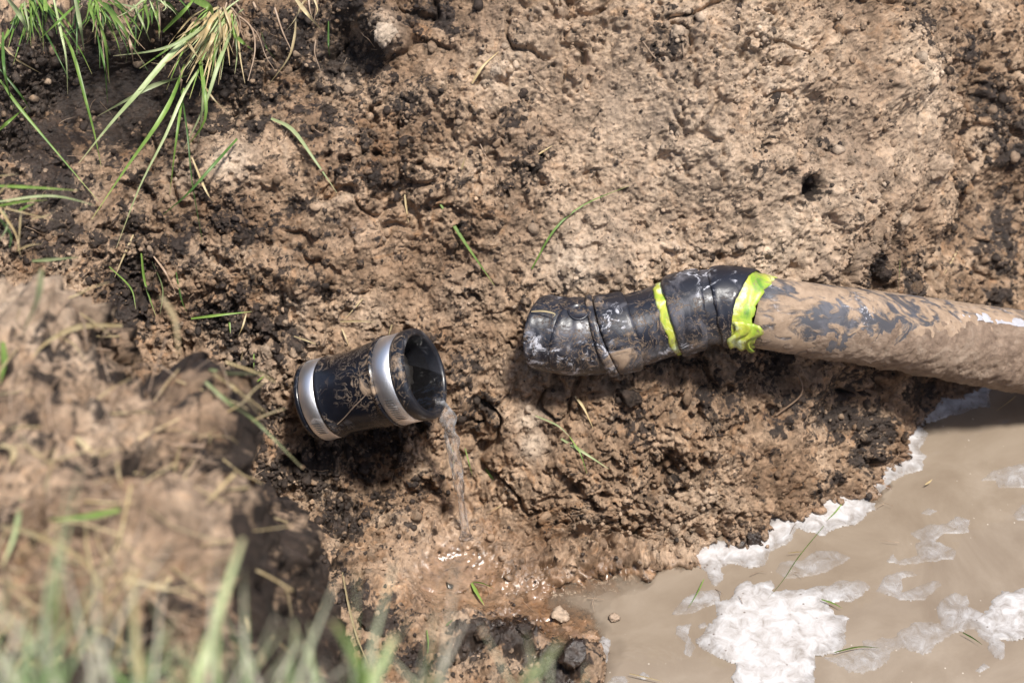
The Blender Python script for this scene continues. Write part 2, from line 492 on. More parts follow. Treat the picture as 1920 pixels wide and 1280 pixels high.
def foam_material():
    m, nt, bs, out = new_mat('foam')
    v = coords(nt)
    at = nd(nt, 'ShaderNodeAttribute', attribute_name='foam')      # R thickness
    sp = nd(nt, 'ShaderNodeSeparateColor'); nt.links.new(at.outputs['Color'], sp.inputs[0])
    n = noise(nt, v, 45, 7, 0.7, 0.8)
    c = ramp(nt, n, [(0.3, (0.27, 0.24, 0.215)), (0.5, (0.40, 0.38, 0.37)), (0.72, (0.54, 0.535, 0.54))])
    vo = nd(nt, 'ShaderNodeTexVoronoi', inp={'Scale': 85}); nt.links.new(v, vo.inputs['Vector'])
    spk = math_n(nt, 'MULTIPLY', ramp(nt, vo.outputs['Distance'], [(0.10, g3(1)), (0.17, g3(0))]), ramp(nt, noise(nt, v, 16, 3, 0.6), [(0.50, g3(0)), (0.58, g3(0.8))]))
    c = mixc(nt, spk, c, (0.12, 0.09, 0.07))
    nt.links.new(c, bs.inputs['Base Color']); bs.inputs['Roughness'].default_value = 0.45
    bs.inputs['Subsurface Weight'].default_value = 0.0
    bump(nt, bs, noise(nt, v, 300, 4, 0.7), 0.0008, 0.45)
    tp = nd(nt, 'ShaderNodeBsdfTransparent')
    a = math_n(nt, 'ADD', sp.outputs[0], math_n(nt, 'MULTIPLY', math_n(nt, 'SUBTRACT', n, 0.5), 0.9))
    a = ramp(nt, a, [(0.0, g3(0.15)), (0.30, g3(0.38)), (0.95, g3(1))])
    mx = nd(nt, 'ShaderNodeMixShader'); nt.links.new(a, mx.inputs[0]); nt.links.new(tp.outputs[0], mx.inputs[1]); nt.links.new(bs.outputs[0], mx.inputs[2])
    nt.links.new(mx.outputs[0], out.inputs[0])
    return m
M['foam'] = foam_material()

# ------------------------------------------------------------------ terrain: one sheet, pit in view
ZW = -0.25                                                       # water level
XB = np.array([-60, -2.5, -1.3, -0.95, -0.55, -0.1, 0.10, 0.24, 0.33, 0.43, 0.51, 0.565, 0.63, 0.72, 0.9, 1.3, 2.5, 60.])
YB = np.array([-0.9, -0.9, -0.62, -0.36, -0.20, -0.17, -0.18, -0.175, -0.16, -0.115, -0.065, 0.0, 0.085, 0.165, 0.30, 0.42, 0.45, 0.45])
_xs = np.linspace(-3, 3, 3001); _ys = np.interp(_xs, XB, YB)
_ker = np.hanning(61); _ker /= _ker.sum()
_ys = np.convolve(np.pad(_ys, 30, 'edge'), _ker, 'valid')
def yb(x): return np.interp(x, _xs, _ys)

def smin(a, b, k):
    h = np.clip(0.5 + 0.5 * (b - a) / k, 0, 1)
    return b * (1 - h) + a * h - k * h * (1 - h)
def smax(a, b, k): return -smin(-a, -b, k)

def height(x, y):
    e = y - yb(x)
    bank = ZW + 1.46 * e + 0.055 * np.sin(e * 9.0 - 0.6) * sstep(0, 0.15, e)
    # far rim: a turf edge on the left of the view, heaped soil to the right of it
    rim = 0.375 + 0.50 * sstep(-0.30, 0.10, x) - 0.35 * sstep(0.9, 2.2, y)
    rim = rim + 0.02 * np.sin(x * 9)
    bank = smin(bank, rim, 0.05)
    floor = ZW - 0.10 - 0.06 * sstep(0, 0.4, -e)
    # mud flat on the left that slopes up away from the water
    xsh = np.interp(y, [-.8, -.6, -.44, -.35, -.30, -.26, -.215, -.18, -.1], [.02, .05, .09, .12, .07, .03, .10, .24, .30]) + 0 * x
    flat = ZW + 0.012 + (xsh - x) * 0.10
    flat = np.minimum(flat, ZW + 0.09)
    flat = np.where(x > xsh, ZW + 0.012 - (x - xsh) * 0.55, flat)
    z = smax(smax(bank, floor, 0.03), np.maximum(flat, floor), 0.035)
    near = ZW + (-(y + 0.86)) * 2.3 + 0.0 * x
    near = smin(near, 0.42 + 0 * x, 0.08)
    z = smax(z, near, 0.05)
    lw = ZW + (-(x + 1.0)) * 2.2
    rw = ZW + ((x - 1.55)) * 2.2
    side = smax(smin(lw, 0.42 + 0 * x, 0.08), smin(rw, 0.46 + 0 * x, 0.08), 0.03)
    return smax(z, side, 0.05)

def spaced(lo, hi, step, outer, n):
    c = np.arange(lo, hi, step)
    g = np.geomspace(step * 2, outer, n)
    return np.concatenate([lo - g[::-1], c, c[-1] + g])

STEP = 0.0019
_fx = np.linspace(-0.86, 0.94, 4000); _den = np.sqrt(1 + 0.8 * (1.46 * np.gradient(yb(_fx), _fx)) ** 2)
_cum = np.concatenate([[0], np.cumsum((_den[1:] + _den[:-1]) / 2 * np.diff(_fx))])
_core = np.interp(np.arange(0, _cum[-1], STEP), _cum, _fx)
_g = np.geomspace(STEP * 2, 60, 34)
xs = np.concatenate([_core[0] - _g[::-1], _core, _core[-1] + _g])
e_lo = -np.geomspace(0.004, 60, 34)[::-1] - 0.50
e_a = np.arange(-0.50, -0.26, 0.0026)
e_b = np.arange(-0.26, 0.0, 0.0019)
e_c = np.arange(0.0, 0.50, 0.00106)
e_hi = 0.50 + np.geomspace(0.002, 60, 36)
es = np.concatenate([e_lo, e_a, e_b, e_c, e_hi])
X, E = np.meshgrid(xs, es)
Y = yb(X) + E
Z = height(X, Y)
# arc length down the slope as the second texture coordinate
dt = np.sqrt(np.diff(Y, axis=0) ** 2 + np.diff(Z, axis=0) ** 2)
T = np.concatenate([np.zeros((1, X.shape[1])), np.cumsum(dt, axis=0)], 0)
j0 = int(np.searchsorted(es, 0.0)); T = T - T[j0][None, :]
T = np.where(np.abs(E) > 1.2, E, T)

P0 = np.stack([X, Y, Z], -1).astype(np.float32)
def normals(P):
    du = np.gradient(P, axis=1); dv = np.gradient(P, axis=0)
    n = np.cross(du, dv); n /= np.linalg.norm(n, axis=-1, keepdims=True) + 1e-12
    return n
N0 = normals(P0)

def base_hit(px, py):
    """photo pixel -> point on the smooth terrain"""
    d = ray_dir(px, py); t0 = 1.9
    ts = np.linspace(1.9, 5.0, 1600)
    p = np.array(CAM)[None, :] + ts[:, None] * np.array(d)[None, :]
    below = p[:, 2] < height(p[:, 0], p[:, 1])
    i = int(np.argmax(below)) if below.any() else len(ts) - 1
    return p[i]

def blobs(lst, P):
    out = np.zeros(P.shape[:2], dtype=np.float32)
    for (px, py, r, s) in lst:
        c = base_hit(px, py); rr = r * 0.75e-3
        d2 = ((P - c[None, None, :].astype(np.float32)) ** 2).sum(-1)
        out = np.maximum(out, s * np.exp(-d2 / (rr * rr)))
    return out

DARK = [(120, 90, 170, 1.1), (280, 170, 120, .9), (60, 230, 110, .9), (420, 130, 80, .9), (350, 350, 300, .26), (200, 430, 130, .45), (620, 250, 150, .36), (450, 420, 160, .3), (1900, 250, 110, .6), (1890, 450, 110, .6), (1750, 60, 80, .4), (600, 60, 110, .7), (380, 190, 110, .6), (120, 380, 110, .7), (450, 700, 45, .8), (480, 790, 50, .85), (530, 880, 50, .8), (590, 1050, 60, .7), (240, 570, 60, .9), (400, 610, 50, .8), (690, 900, 60, .6), (420, 230, 70, .5), (800, 760, 50, .4), (540, 560, 70, .45), (760, 330, 60, .35), (1560, 900, 40, .5), (1350, 850, 50, .35), (1200, 900, 40, .3), (40, 150, 170, .95), (200, 130, 170, 1), (80, 300, 120, .8), (330, 90, 140, 1), (540, 60, 90, .85), (640, 105, 70, 1), (700, 95, 30, 1), (470, 190, 90, .65),  # black topsoil patches plus shade painted in recesses and under pipe and coupling
        (760, 190, 60, .6), (820, 20, 50, .65), (650, 230, 60, .5), (40, 420, 80, .7), (240, 240, 90, .6), (1520, 355, 26, 1.2), (1640, 515, 50, .85), (1710, 530, 50, .8),
        (1860, 200, 60, .6), (1880, 460, 60, .65), (1810, 90, 40, .7), (1870, 560, 50, .6), (1700, 40, 50, .6), (1240, 100, 35, .5), (1560, 250, 40, .4), (960, 235, 25, .5),
        (590, 885, 48, 1), (655, 965, 55, .85), (545, 640, 45, .7), (500, 600, 50, .7), (700, 830, 60, .9), (870, 690, 50, .55), (900, 770, 45, .7), (620, 930, 60, .7),
        (1250, 690, 50, .55), (1460, 700, 60, .7), (1480, 770, 60, .6), (1560, 770, 80, .75), (1640, 800, 60, .85), (1620, 850, 40, .8), (1400, 700, 60, .5), (1740, 740, 60, .8),
        (620, 1080, 60, .6), (650, 1130, 50, .9), (720, 1180, 50, .75), (775, 1245, 45, 1), (880, 1200, 50, .8), (960, 1195, 60, .85), (1060, 1250, 45, .95), (1195, 1115, 28, .9),
        (1410, 1012, 18, 1.0), (830, 1230, 50, .6), (430, 610, 45, .9), (440, 560, 50, .6), (260, 520, 60, .8), (350, 470, 60, .5), (1090, 690, 50, .4), (560, 380, 40, .35),
        (1260, 880, 30, .4), (1180, 790, 60, .45), (790, 900, 30, .4), (1340, 740, 80, .5), (860, 410, 25, .35), (620, 430, 50, .4), (1390, 870, 40, .35), (730, 980, 60, .4),
        (700, 1240, 50, .6), (540, 480, 60, .35), (690, 330, 50, .4), (870, 340, 25, .5), (1000, 300, 40, .3)]
PALE = [(1250, 250, 260, .55), (1500, 400, 220, .5), (1400, 120, 220, .5), (1130, 450, 130, .6), (1700, 250, 180, .45), (1000, 120, 130, .4), (430, 300, 45, .9), (350, 320, 40, .5), (1080, 490, 70, .9), (990, 790, 28, 1), (1000, 835, 30, .9), (720, 62, 30, .8), (1330, 350, 130, .5), (1560, 240, 140, .4), (1000, 60, 120, .3),
        (1100, 420, 140, .35), (1300, 450, 160, .4), (1640, 330, 120, .4), (700, 600, 40, .4), (470, 700, 60, .5), (1040, 640, 40, .3), (1300, 1000, 100, .35), (870, 560, 60, .3), (1400, 60, 140, .4), (840, 1060, 80, .35)]
WET = [(860, 1070, 110, .9), (740, 1080, 60, .5), (1060, 1150, 90, .9), (850, 1040, 75, .95), (900, 1100, 70, .9), (760, 1020, 40, .4), (1000, 1120, 70, .8), (1120, 1120, 90, .9), (870, 960, 30, .6), (950, 1160, 60, .6), (1200, 1180, 90, .8), (840, 1120, 70, .7), (700, 430, 55, .3), (660, 425, 28, .5)]
SMOOTH = [(1150, 200, 200, .8), (1350, 350, 180, .65), (1500, 330, 120, .6), (830, 1060, 70, 1.0), (900, 1110, 60, 1.0), (760, 1100, 60, .6), (1060, 1140, 80, .8), (1180, 200, 260, .62), (1420, 330, 230, .45), (1600, 200, 230, .4), (1300, 450, 120, .4), (1750, 400, 160, .4), (950, 330, 120, .4), (1150, 230, 170, .85), (1350, 150, 100, .6), (720, 560, 90, .7), (600, 260, 90, .45), (560, 430, 60, .4), (420, 300, 60, .95), (680, 450, 60, .7), (860, 1050, 110, .8), (1060, 700, 60, .8), (1000, 440, 140, .35),
          (1420, 330, 80, .3), (1100, 130, 110, .6), (1350, 900, 90, .25)]
# one large bulge or hollow each: px, py, radius px, height m
BULGE = [(900, 190, 110, .030), (720, 60, 45, .035), (640, 90, 45, -.05), (700, 20, 60, .02), (1230, 95, 60, -.012), (1240, 60, 90, .02), (1520, 355, 22, -.055), (1700, 250, 130, .035), (1830, 180, 60, -.02), (1330, 240, 120, .022), (1480, 330, 70, .018), (1090, 330, 80, -.012), (1600, 330, 70, .02), (1010, 60, 70, .02),
         (1560, 430, 110, .025), (1660, 120, 90, .03), (1850, 420, 80, -.015), (1760, 380, 60, .02), (1640, 520, 50, -.025), (600, 830, 50, -.045), (680, 850, 70, -.03), (880, 830, 60, -.02),
         (970, 830, 60, .012), (1180, 760, 100, .018), (1120, 900, 120, .015), (900, 925, 50, -.025), (800, 940, 60, .01), (650, 960, 70, -.015), (540, 720, 60, .02), (540, 600, 50, -.02), (830, 640, 60, .012),
         (420, 320, 60, .018), (350, 500, 70, .02), (250, 530, 60, -.03), (580, 480, 90, .02), (620, 300, 90, .02), (480, 230, 80, -.012), (150, 150, 150, -.085), (320, 120, 120, -.07), (520, 100, 90, -.03),
         (900, 420, 80, .018), (850, 385, 40, -.008), (1300, 720, 80, -.02), (1450, 720, 80, -.025), (1560, 790, 70, -.02), (1300, 900, 90, .012), (1450, 950, 60, .008), (1070, 1010, 60, .012), (960, 1000, 40, -.01),
         (900, 1080, 45, -.012), (1130, 1000, 70, .012), (700, 1090, 70, .015), (780, 1150, 50, .01), (660, 1190, 60, .012), (880, 1180, 40, .015), (970, 1200, 50, .018), (1090, 1240, 45, .03), (1190, 1110, 30, .02), (1050, 1150, 20, .01),
         (1150, 300, 150, -.012), (1350, 80, 80, .022), (1480, 180, 80, .02), (1430, 260, 40, -.012), (1120, 470, 90, .012), (1040, 370, 50, .01), (760, 440, 50, -.012), (640, 440, 50, .012)]

humus_shade = blobs(DARK, P0); pale = blobs(PALE, P0); wet = blobs(WET, P0); smo = blobs(SMOOTH, P0)
disp = np.zeros_like(Z, dtype=np.float32)
for (px, py, r, h) in BULGE:
    c = base_hit(px, py).astype(np.float32); rr = r * 0.75e-3
    wob = 1 + 0.35 * perlin(X * 14 + px, T * 14 + py, 3)
    d2 = ((P0 - c[None, None, :]) ** 2).sum(-1) * wob * wob
    disp += h * np.exp(-(d2 / (rr * rr)) ** 1.5)

def soil_relief(P, smo, seed=0):
    """metres of relief from clods down to crumbs, and a lump random value"""
    P = np.ascontiguousarray(P, dtype=np.float32); smo = np.asarray(smo, dtype=np.float32)
    W = np.stack([fbm3(P, 18, 2, seed + 1 + 4 * i) for i in range(3)], -1) * np.float32(0.022)
    W2 = np.stack([fbm3(P, 85, 2, seed + 13 + 4 * i) for i in range(3)], -1) * np.float32(0.007)
    Pa = P + W; Pb = P + W * np.float32(0.4) + W2
    big = fbm3(P, 4.0, 3, seed + 21) * 0.050
    mid = fbm3(Pa, 11, 4, seed + 31, 0.62) * 0.034
    dA, rA = facet3(Pa + W2 * np.float32(.5), 24, seed + 41)
    dB, rB = facet3(Pb, 52, seed + 43)
    dC, rC = facet3(Pb + W2, 110, seed + 47)
    dD, rD = facet3(Pb - W2, 210, seed + 53)
    area = fbm3(P, 4.5, 3, seed + 61)
    crumb = np.clip(0.62 + 1.8 * area, 0.12, 1.2) * (1 - 0.80 * smo)
    q = 0.26 + 0.70 * crumb
    h = big + mid * (1 - 0.65 * smo)
    h = h + crumb * (dA * 0.014 * sstep(.25, .6, rA) + dB * 0.0100) + q * (dC * 0.0064 + dD * 0.0036)
    pit = fbm3(Pb, 30, 3, seed + 71, 0.65)
    h = h - 0.024 * sstep(0.10, 0.36, pit) * q
    ledge = np.abs(fbm3(Pa, 8, 3, seed + 75, 0.6))
    h = h - 0.020 * np.exp(-(ledge / 0.035) ** 2) * sstep(-0.05, 0.2, fbm3(P, 6, 2, seed + 79))
    rough = fbm3(Pb, 120, 3, seed + 81, 0.75)
    h = h + (rough * 0.0060 - np.abs(fbm3(P, 250, 1, seed + 87)) * 0.0028) * q
    lump = np.clip(0.45 * rB + 0.35 * rC + 0.20 * rD, 0, 1)
    grit = facet3(P + W2 * np.float32(.3), 330, seed + 57)[0]
    h = h + grit * 0.0024 * (1 - 0.5 * (smo > .8))
    return h, lump

relief, lump = soil_relief(P0, np.clip(smo, 0, 1))
fade = 1 - sstep(1.0, 2.5, np.maximum(np.abs(X), np.abs(E)))
disp += relief * fade
disp -= 0.010
P1 = P0 + N0 * disp[..., None]
# settle things where slow water has levelled the mud
lvl = sstep(0.25, 0.9, wet) * (np.abs(P1[..., 2] - ZW) < 0.05)
P1[..., 2] = P1[..., 2] * (1 - 0.8 * lvl) + (ZW - 0.0015) * 0.8 * lvl

# small scale dark soil independent of the listed patches
rnd_dark = fbm3(P0, 7, 4, 301) * 0.9 + fbm3(P0, 30, 2, 311) * 0.35
humus_shade_all = np.clip(humus_shade + np.clip(rnd_dark - 0.10, 0, 0.6) * (0.95 - 1.1 * np.clip(pale, 0, .8)) + 0.12 * (lump < 0.22), 0, 1.1)
near_water = np.exp(-np.clip(P1[..., 2] - ZW, 0, 1) / 0.012) * (np.abs(X) < 3)
wet_all = np.clip(wet + near_water * 0.9 + 0.25 * np.clip(humus_shade, 0, 1), 0, 1)
ny, nx = X.shape
F = grid_faces(ny, nx)
me = mesh_np('soil_bank', P1.reshape(-1, 3), F)
attr(me, 'soil', np.stack([humus_shade_all, wet_all, np.clip(pale, 0, 1), lump], -1).reshape(-1, 4))
ground = link('ground', me, M['soil'])
me.materials.append(M['turf'])
cx = X[:-1, :-1].ravel(); cz = Z[:-1, :-1].ravel(); cy = Y[:-1, :-1].ravel()
turf = ((cz > 0.36) & (cy > 0.42) & ((cx < -0.35) | (np.abs(cx) > 1.8) | (cy > 1.2))) | ((cy < -1.3) & (cz > 0.3))
me.polygons.foreach_set('material_index', turf.astype(np.int32))
tag(ground, kind='structure')

# coarse copy for ray casts
st = 3
Pc = P1[::st, ::st]
Fc = grid_faces(*Pc.shape[:2])
bvh = BVHTree.FromPolygons([tuple(p) for p in Pc.reshape(-1, 3).tolist()], Fc.tolist())

def hit(px, py):
    loc, n, i, d = bvh.ray_cast(CAM, ray_dir(px, py), 8)
    if loc is None: return Vector(base_hit(px, py)), Vector((0, -.8, .6))
    if n.dot(FWD) > 0: n = -n
    if loc.z < ZW: return on_plane(px, py, ZW + 0.003), Vector((0, 0, 1))
    return loc, n

def depth_of(p): return (p - CAM).dot(FWD)

# ------------------------------------------------------------------ near rim and spoil mound (front left, out of focus)
EDGE = [(-1.25, 0.06), (-0.95, -0.11), (-0.76, -0.25), (-0.63, -0.35), (-0.53, -0.44), (-0.46, -0.49), (-0.385, -0.52), (-0.35, -0.575), (-0.345, -0.66), (-0.325, -0.73),
        (-0.30, -0.80), (-0.285, -0.90), (-0.27, -1.00), (-0.22, -1.16), (-0.05, -1.40), (0.0, -1.9)]
mx_, my_ = np.meshgrid(np.arange(-1.25, 0.12, 0.0042), np.arange(-1.75, 0.12, 0.0042))
def edge_sd(px, py):
    best = np.full(px.shape, 9.0); inside = np.zeros(px.shape, bool)
    for (a, b) in zip(EDGE[:-1], EDGE[1:]):
        ax, ay = a; bx, by = b
        t = np.clip(((px - ax) * (bx - ax) + (py - ay) * (by - ay)) / ((bx - ax) ** 2 + (by - ay) ** 2), 0, 1)
        qx = ax + t * (bx - ax); qy = ay + t * (by - ay)
        d = np.hypot(px - qx, py - qy)
        cr = (bx - ax) * (py - ay) - (by - ay) * (px - ax)
        m = d < best
        best = np.where(m, d, best); inside = np.where(m, cr < 0, inside)
    return np.where(inside, best, -best)
wx = fbm(mx_, my_, 6, 3, 401) * 0.035; wy = fbm(mx_, my_, 6, 3, 407) * 0.035
sd = edge_sd(mx_ + wx, my_ + wy)
top = 0.45 + 0.035 * fbm(mx_, my_, 3, 3, 411) + 0.0 * mx_
top = top - 0.05 * np.exp(-(sd / 0.05) ** 2)
face = 0.42 + sd * 3.6
mz = smin(top, face, 0.07)
mz = np.maximum(mz, -0.30 + 0 * mz)
out_fade = sstep(-1.15, -1.25, mx_) + sstep(-1.6, -1.75, my_)
mz = mz - 0.25 * np.clip(out_fade, 0, 1)
Pm = np.stack([mx_, my_, mz], -1).astype(np.float32)
Nm = normals(Pm)
Nm = Nm * np.sign(Nm[..., 2:3] + 1e-6)
rel, lumpm = soil_relief(Pm * np.float32(0.8), np.zeros_like(mx_), 900)
dm = rel * 1.25 - 0.045 * sstep(0.08, 0.45, fbm3(Pm, 12, 3, 955, 0.55)) + 0.012 * fbm3(Pm, 34, 4, 957, .6)
hollow_shade = np.zeros_like(dm)
# hollows and clods of the mound, at photo pixels
for (px, py, d, r, h) in [(275, 795, 2.55, 55, -.07), (205, 830, 2.5, 45, -.05), (370, 700, 2.68, 60, .05), (350, 640, 2.72, 60, .045), (330, 900, 2.5, 110, .05), (100, 520, 2.8, 100, .04), (60, 560, 2.8, 70, .03),
                          (60, 720, 2.55, 90, .02), (130, 900, 2.42, 100, .03), (230, 1080, 2.3, 60, -.06), (30, 1050, 2.25, 70, -.06), (330, 1040, 2.38, 60, .03), (120, 1100, 2.25, 60, -.05), (440, 950, 2.5, 50, -.02), (240, 620, 2.75, 60, -.03)]:
    c = unproj(px, py, d); rr = r * K * d
    q = np.exp(-(((mx_ - c.x) ** 2 + ((my_ - c.y) * 0.75) ** 2) / (rr * rr)) ** 1.3)
    dm += h * q
    if h < 0: hollow_shade = np.maximum(hollow_shade, q)  # shade in the hollows goes into the soil colour
Pm2 = Pm + Nm * dm[..., None].astype(np.float32)
mm_ = mesh_np('spoil_mound', Pm2.reshape(-1, 3), grid_faces(*mx_.shape))
mz_ = my_ - mz
hum_shade_m = np.clip(hollow_shade * 1.2 + np.clip(fbm3(Pm, 6, 4, 931) + 0.12, 0, 0.8) * 1.4 + np.clip(fbm3(Pm, 22, 4, 935, .7), 0, 1) * .7 + 0.55 * sstep(0.035, -0.03, sd), 0, 1)  # edge term paints shade on the side face; noise terms are dark topsoil
far_top = sstep(-0.50, -0.36, my_ - 0.25 * (mx_ + 0.5))
pal_m = np.clip(fbm3(Pm, 5, 3, 941) * .6 + 0.22 + 0.8 * far_top, 0, 1) * np.clip(1 - 1.4 * hum_shade_m, 0, 1)
hum_shade_m = hum_shade_m * (1 - 0.7 * far_top)
attr(mm_, 'soil', np.stack([hum_shade_m, 0 * hum_shade_m, pal_m, lumpm], -1).reshape(-1, 4))
mound = link('spoil_mound', mm_, M['soil'])
tag(mound, kind='structure')
Pmc = Pm2[::3, ::3]
bvm = BVHTree.FromPolygons([tuple(p) for p in Pmc.reshape(-1, 3).tolist()], grid_faces(*Pmc.shape[:2]).tolist())

# ------------------------------------------------------------------ loose crumbs
def ico(sub):
    import bmesh
    bm = bmesh.new(); bmesh.ops.create_icosphere(bm, subdivisions=sub, radius=1.0)
    V = np.array([v.co[:] for v in bm.verts]); Fi = np.array([[v.index for v in f.verts] for f in bm.faces]); bm.free()
    return V, Fi
ICO1 = ico(1); ICO2 = ico(2); ICO3 = ico(3); ICO4 = ico(4)

def lumpy(base, seed, amt=0.35):
    """a broken angular lump: a ball cut by planes, then roughened"""
    V, Fi = base
    r = np.random.default_rng(seed)
    k = r.uniform(0.62, 1.0, 3)
    lim = np.full(len(V), 1.0)
    for _ in range(9):
        d = r.normal(size=3); d /= np.linalg.norm(d)
        q = V @ d
        lim = np.minimum(lim, np.where(q > 0.05, r.uniform(0.50, 0.88) / np.maximum(q, 0.05), 9))
    W = V * (lim * (1 + r.normal(0, 0.05, len(V))))[:, None] * k[None, :] * 1.25
    return W, Fi

def scatter(name, centers, radii, base, nvar, seed, hum_shade, wetv, palev, mat):
    r = np.random.default_rng(seed)
    vs = [lumpy(base, seed + k)[0] for k in range(nvar)]
    Fi = base[1]; nv = len(base[0]); n = len(centers)
    q = r.normal(size=(n, 4)); q /= np.linalg.norm(q, axis=1, keepdims=True)
    w, x, y, z = q.T
    Rm = np.stack([1 - 2 * (y * y + z * z), 2 * (x * y - z * w), 2 * (x * z + y * w), 2 * (x * y + z * w), 1 - 2 * (x * x + z * z), 2 * (y * z - x * w),
                   2 * (x * z - y * w), 2 * (y * z + x * w), 1 - 2 * (x * x + y * y)], -1).reshape(n, 3, 3)
    pick = r.integers(0, nvar, n)
    Vb = np.stack(vs)[pick]
    Vw = np.einsum('nij,nvj->nvi', Rm, Vb) * radii[:, None, None] + centers[:, None, :]
    Fw = Fi[None] + (np.arange(n) * nv)[:, None, None]
    me = mesh_np(name, Vw.reshape(-1, 3), Fw.reshape(-1, 3))
    a = np.stack([np.repeat(hum_shade, nv), np.repeat(wetv, nv), np.repeat(palev, nv), np.repeat(r.random(n), nv)], -1)
    attr(me, 'soil', a)
    return link(name, me, mat)

# points on the bank: choose grid vertices in view, weighted by crumbliness
inb = (np.abs(X) < 0.85) & (E > -0.42) & (E < 0.49) & (P1[..., 2] > ZW + 0.002)
idx = np.flatnonzero(inb.ravel())
area_w = (fbm3(P0, 4.5, 3, 61) * 1.2 + 0.55).clip(0.06, 1.3) * (1 - 0.9 * np.clip(smo, 0, 1)) * (1 - 0.7 * np.clip(wet, 0, 1))
low = np.clip(-(disp - np.roll(disp, 8, 0)) * 60, 0, 1)
pw = (area_w * (0.6 + 0.8 * np.clip(humus_shade, 0, 1)))
pw = pw.ravel()[idx]; pw = pw / pw.sum()
def pick(n): return rng.choice(idx, n, p=pw)
def crumbs(name, n, rlo, rhi, base, seed, sink):
    k = pick(n)
    u = rng.random(n)
    rad = rlo * (rhi / rlo) ** (u ** 2.2)
    c = P1.reshape(-1, 3)[k] + N0.reshape(-1, 3)[k] * (rad * sink)[:, None]
    hv = humus_shade_all.ravel()[k] + rng.normal(0, 0.14, n) + (rng.random(n) < 0.06) * 0.6 * (pale.ravel()[k] < .35)
    return scatter(name, c, rad, base, 9, seed, np.clip(hv, 0, 1), wet_all.ravel()[k] * 0.8, np.clip(pale.ravel()[k] + rng.normal(0, .15, n), 0, 1), M['soil'])
tag(crumbs('fine_soil_crumbs', 15000, 0.0013, 0.0048, ICO1, 11, 0.35), 'fine loose crumbs of brown and black soil lying over the pit bank', 'soil crumbs', kind='stuff')
tag(crumbs('coarse_soil_crumbs', 1500, 0.0038, 0.010, ICO2, 57, 0.1), 'coarse loose lumps of soil lying over the pit bank', 'soil crumbs', kind='stuff')

def clod_attr(me, h, w, p, seed):
    r = np.random.default_rng(seed); n = len(me.vertices)
    attr(me, 'soil', np.tile(np.array([h, w, p, r.random()]), (n, 1)))

def clod(px, py, r_px, label, name='soil_clod', cat='clod', h=0.1, w=0.0, p=0.3, flat=0.75, group=None, sink=0.2, mat=None):
    c, n = hit(px, py)
    rr = r_px * K * depth_of(c)
    V, Fi = lumpy(ICO4, px * 7 + py, 0.5)
    u = V[:, 0] * 3 + V[:, 2] * 1.7; v = V[:, 1] * 3 - V[:, 2] * 2.1
    s = fbm(u + px, v + py, 1.2, 5, 5, 0.7) * 0.38
    V = V * (1 + s)[:, None]
    V = V - 0
    me = mesh_np(name, V * np.array([1, 1, flat]) * rr, Fi)
    clod_attr(me, h, w, p, px + py)
    o = link(name, me, mat or M['soil'])
    o.location = c + n * rr * flat * sink
    o.rotation_mode = 'QUATERNION'; o.rotation_quaternion = n.to_track_quat('Z', 'Y')
    tag(o, label, cat, group)
    return o

clod(718, 64, 30, 'pale rounded soil clod jutting out at the top, right of the dark hollow', p=0.9, h=0, sink=0.6)
clod(930, 134, 12, 'small pale clod near the top, just right of the dry straw stalk', p=0.8, h=0)
clod(1050, 1156, 22, 'tan rounded stone half sunk in the shallow mud near the water', 'stone', 'stone', p=0.75, h=0, w=.3, flat=.7, sink=0.3)
clod(1412, 1012, 17, 'single black peaty clod resting at the foam line of the bank', p=0, h=1, w=.5)
clod(1178, 742, 26, 'brown soil clod under the black pipe elbow', p=0.2, h=.1)
clod(842, 1098, 8, 'little black pebble beside the green blade in wet mud', 'pebble', 'pebble', p=0, h=1, w=.9)
clod(1152, 1158, 9, 'small tan pebble standing in the shallow brown water', 'pebble', 'pebble', p=.8, h=0, w=.5)
clod(1076, 1232, 34, 'black earthy lump ringed with white foam at the bottom edge of the pool', p=0, h=.9, w=.6, sink=.1)
clod(690, 1160, 20, 'dark soil clod beside the long pale stalk at the bottom', p=0, h=.8)
clod(905, 1186, 15, 'dark clod in the mud at the bottom, left of the tan stone', p=0, h=.9, w=.3)
clod(985, 1180, 16, 'black crumbly clod in the mud directly left of the tan stone', p=0, h=1, w=.3)
clod(1655, 512, 20, 'black peaty clod on the bank just above the muddy pipe', p=0, h=1)
clod(1715, 540, 16, 'black peaty clod touching the top of the muddy pipe', p=0, h=1)
clod(500, 660, 20, 'brown clod on the bank left of the rubber coupling', p=.4, h=.1)
clod(1270, 60, 20, 'light crumbly clod standing proud at the top middle of the bank', p=.6, h=0)
clod(1755, 310, 34, 'large light clod bulging from the soft focus bank at the right', p=.5, h=0, sink=0.0)
clod(1690, 420, 24, 'medium light clod on the right of the small dark burrow', p=.5, h=0, sink=0)
clod(600, 1180, 18, 'brown clod at the bottom beside the blurred mound', p=.2, h=.3)

# ------------------------------------------------------------------ water
wxs = np.arange(-0.35, 1.50, 0.006); wys = np.arange(-1.0, 0.75, 0.006)
WX, WY = np.meshgrid(wxs, wys)
# true terrain depth under each water vertex (from the displaced sheet)
zt = np.empty(WX.size, dtype=np.float32)
for i, (a, b) in enumerate(zip(WX.ravel(), WY.ravel())):
    l = bvh.ray_cast(Vector((a, b, 0.9)), Vector((0, 0, -1)), 3)[0]
    zt[i] = l.z if l is not None else ZW
dep = np.clip((ZW - zt) / 0.030, 0, 1)
wme = mesh_np('muddy_water', np.stack([WX, WY, np.full_like(WX, ZW)], -1).reshape(-1, 3), grid_faces(*WX.shape))
attr(wme, 'depth', np.stack([dep, dep, dep], -1))
tag(link('water', wme, M['water']), kind='structure')

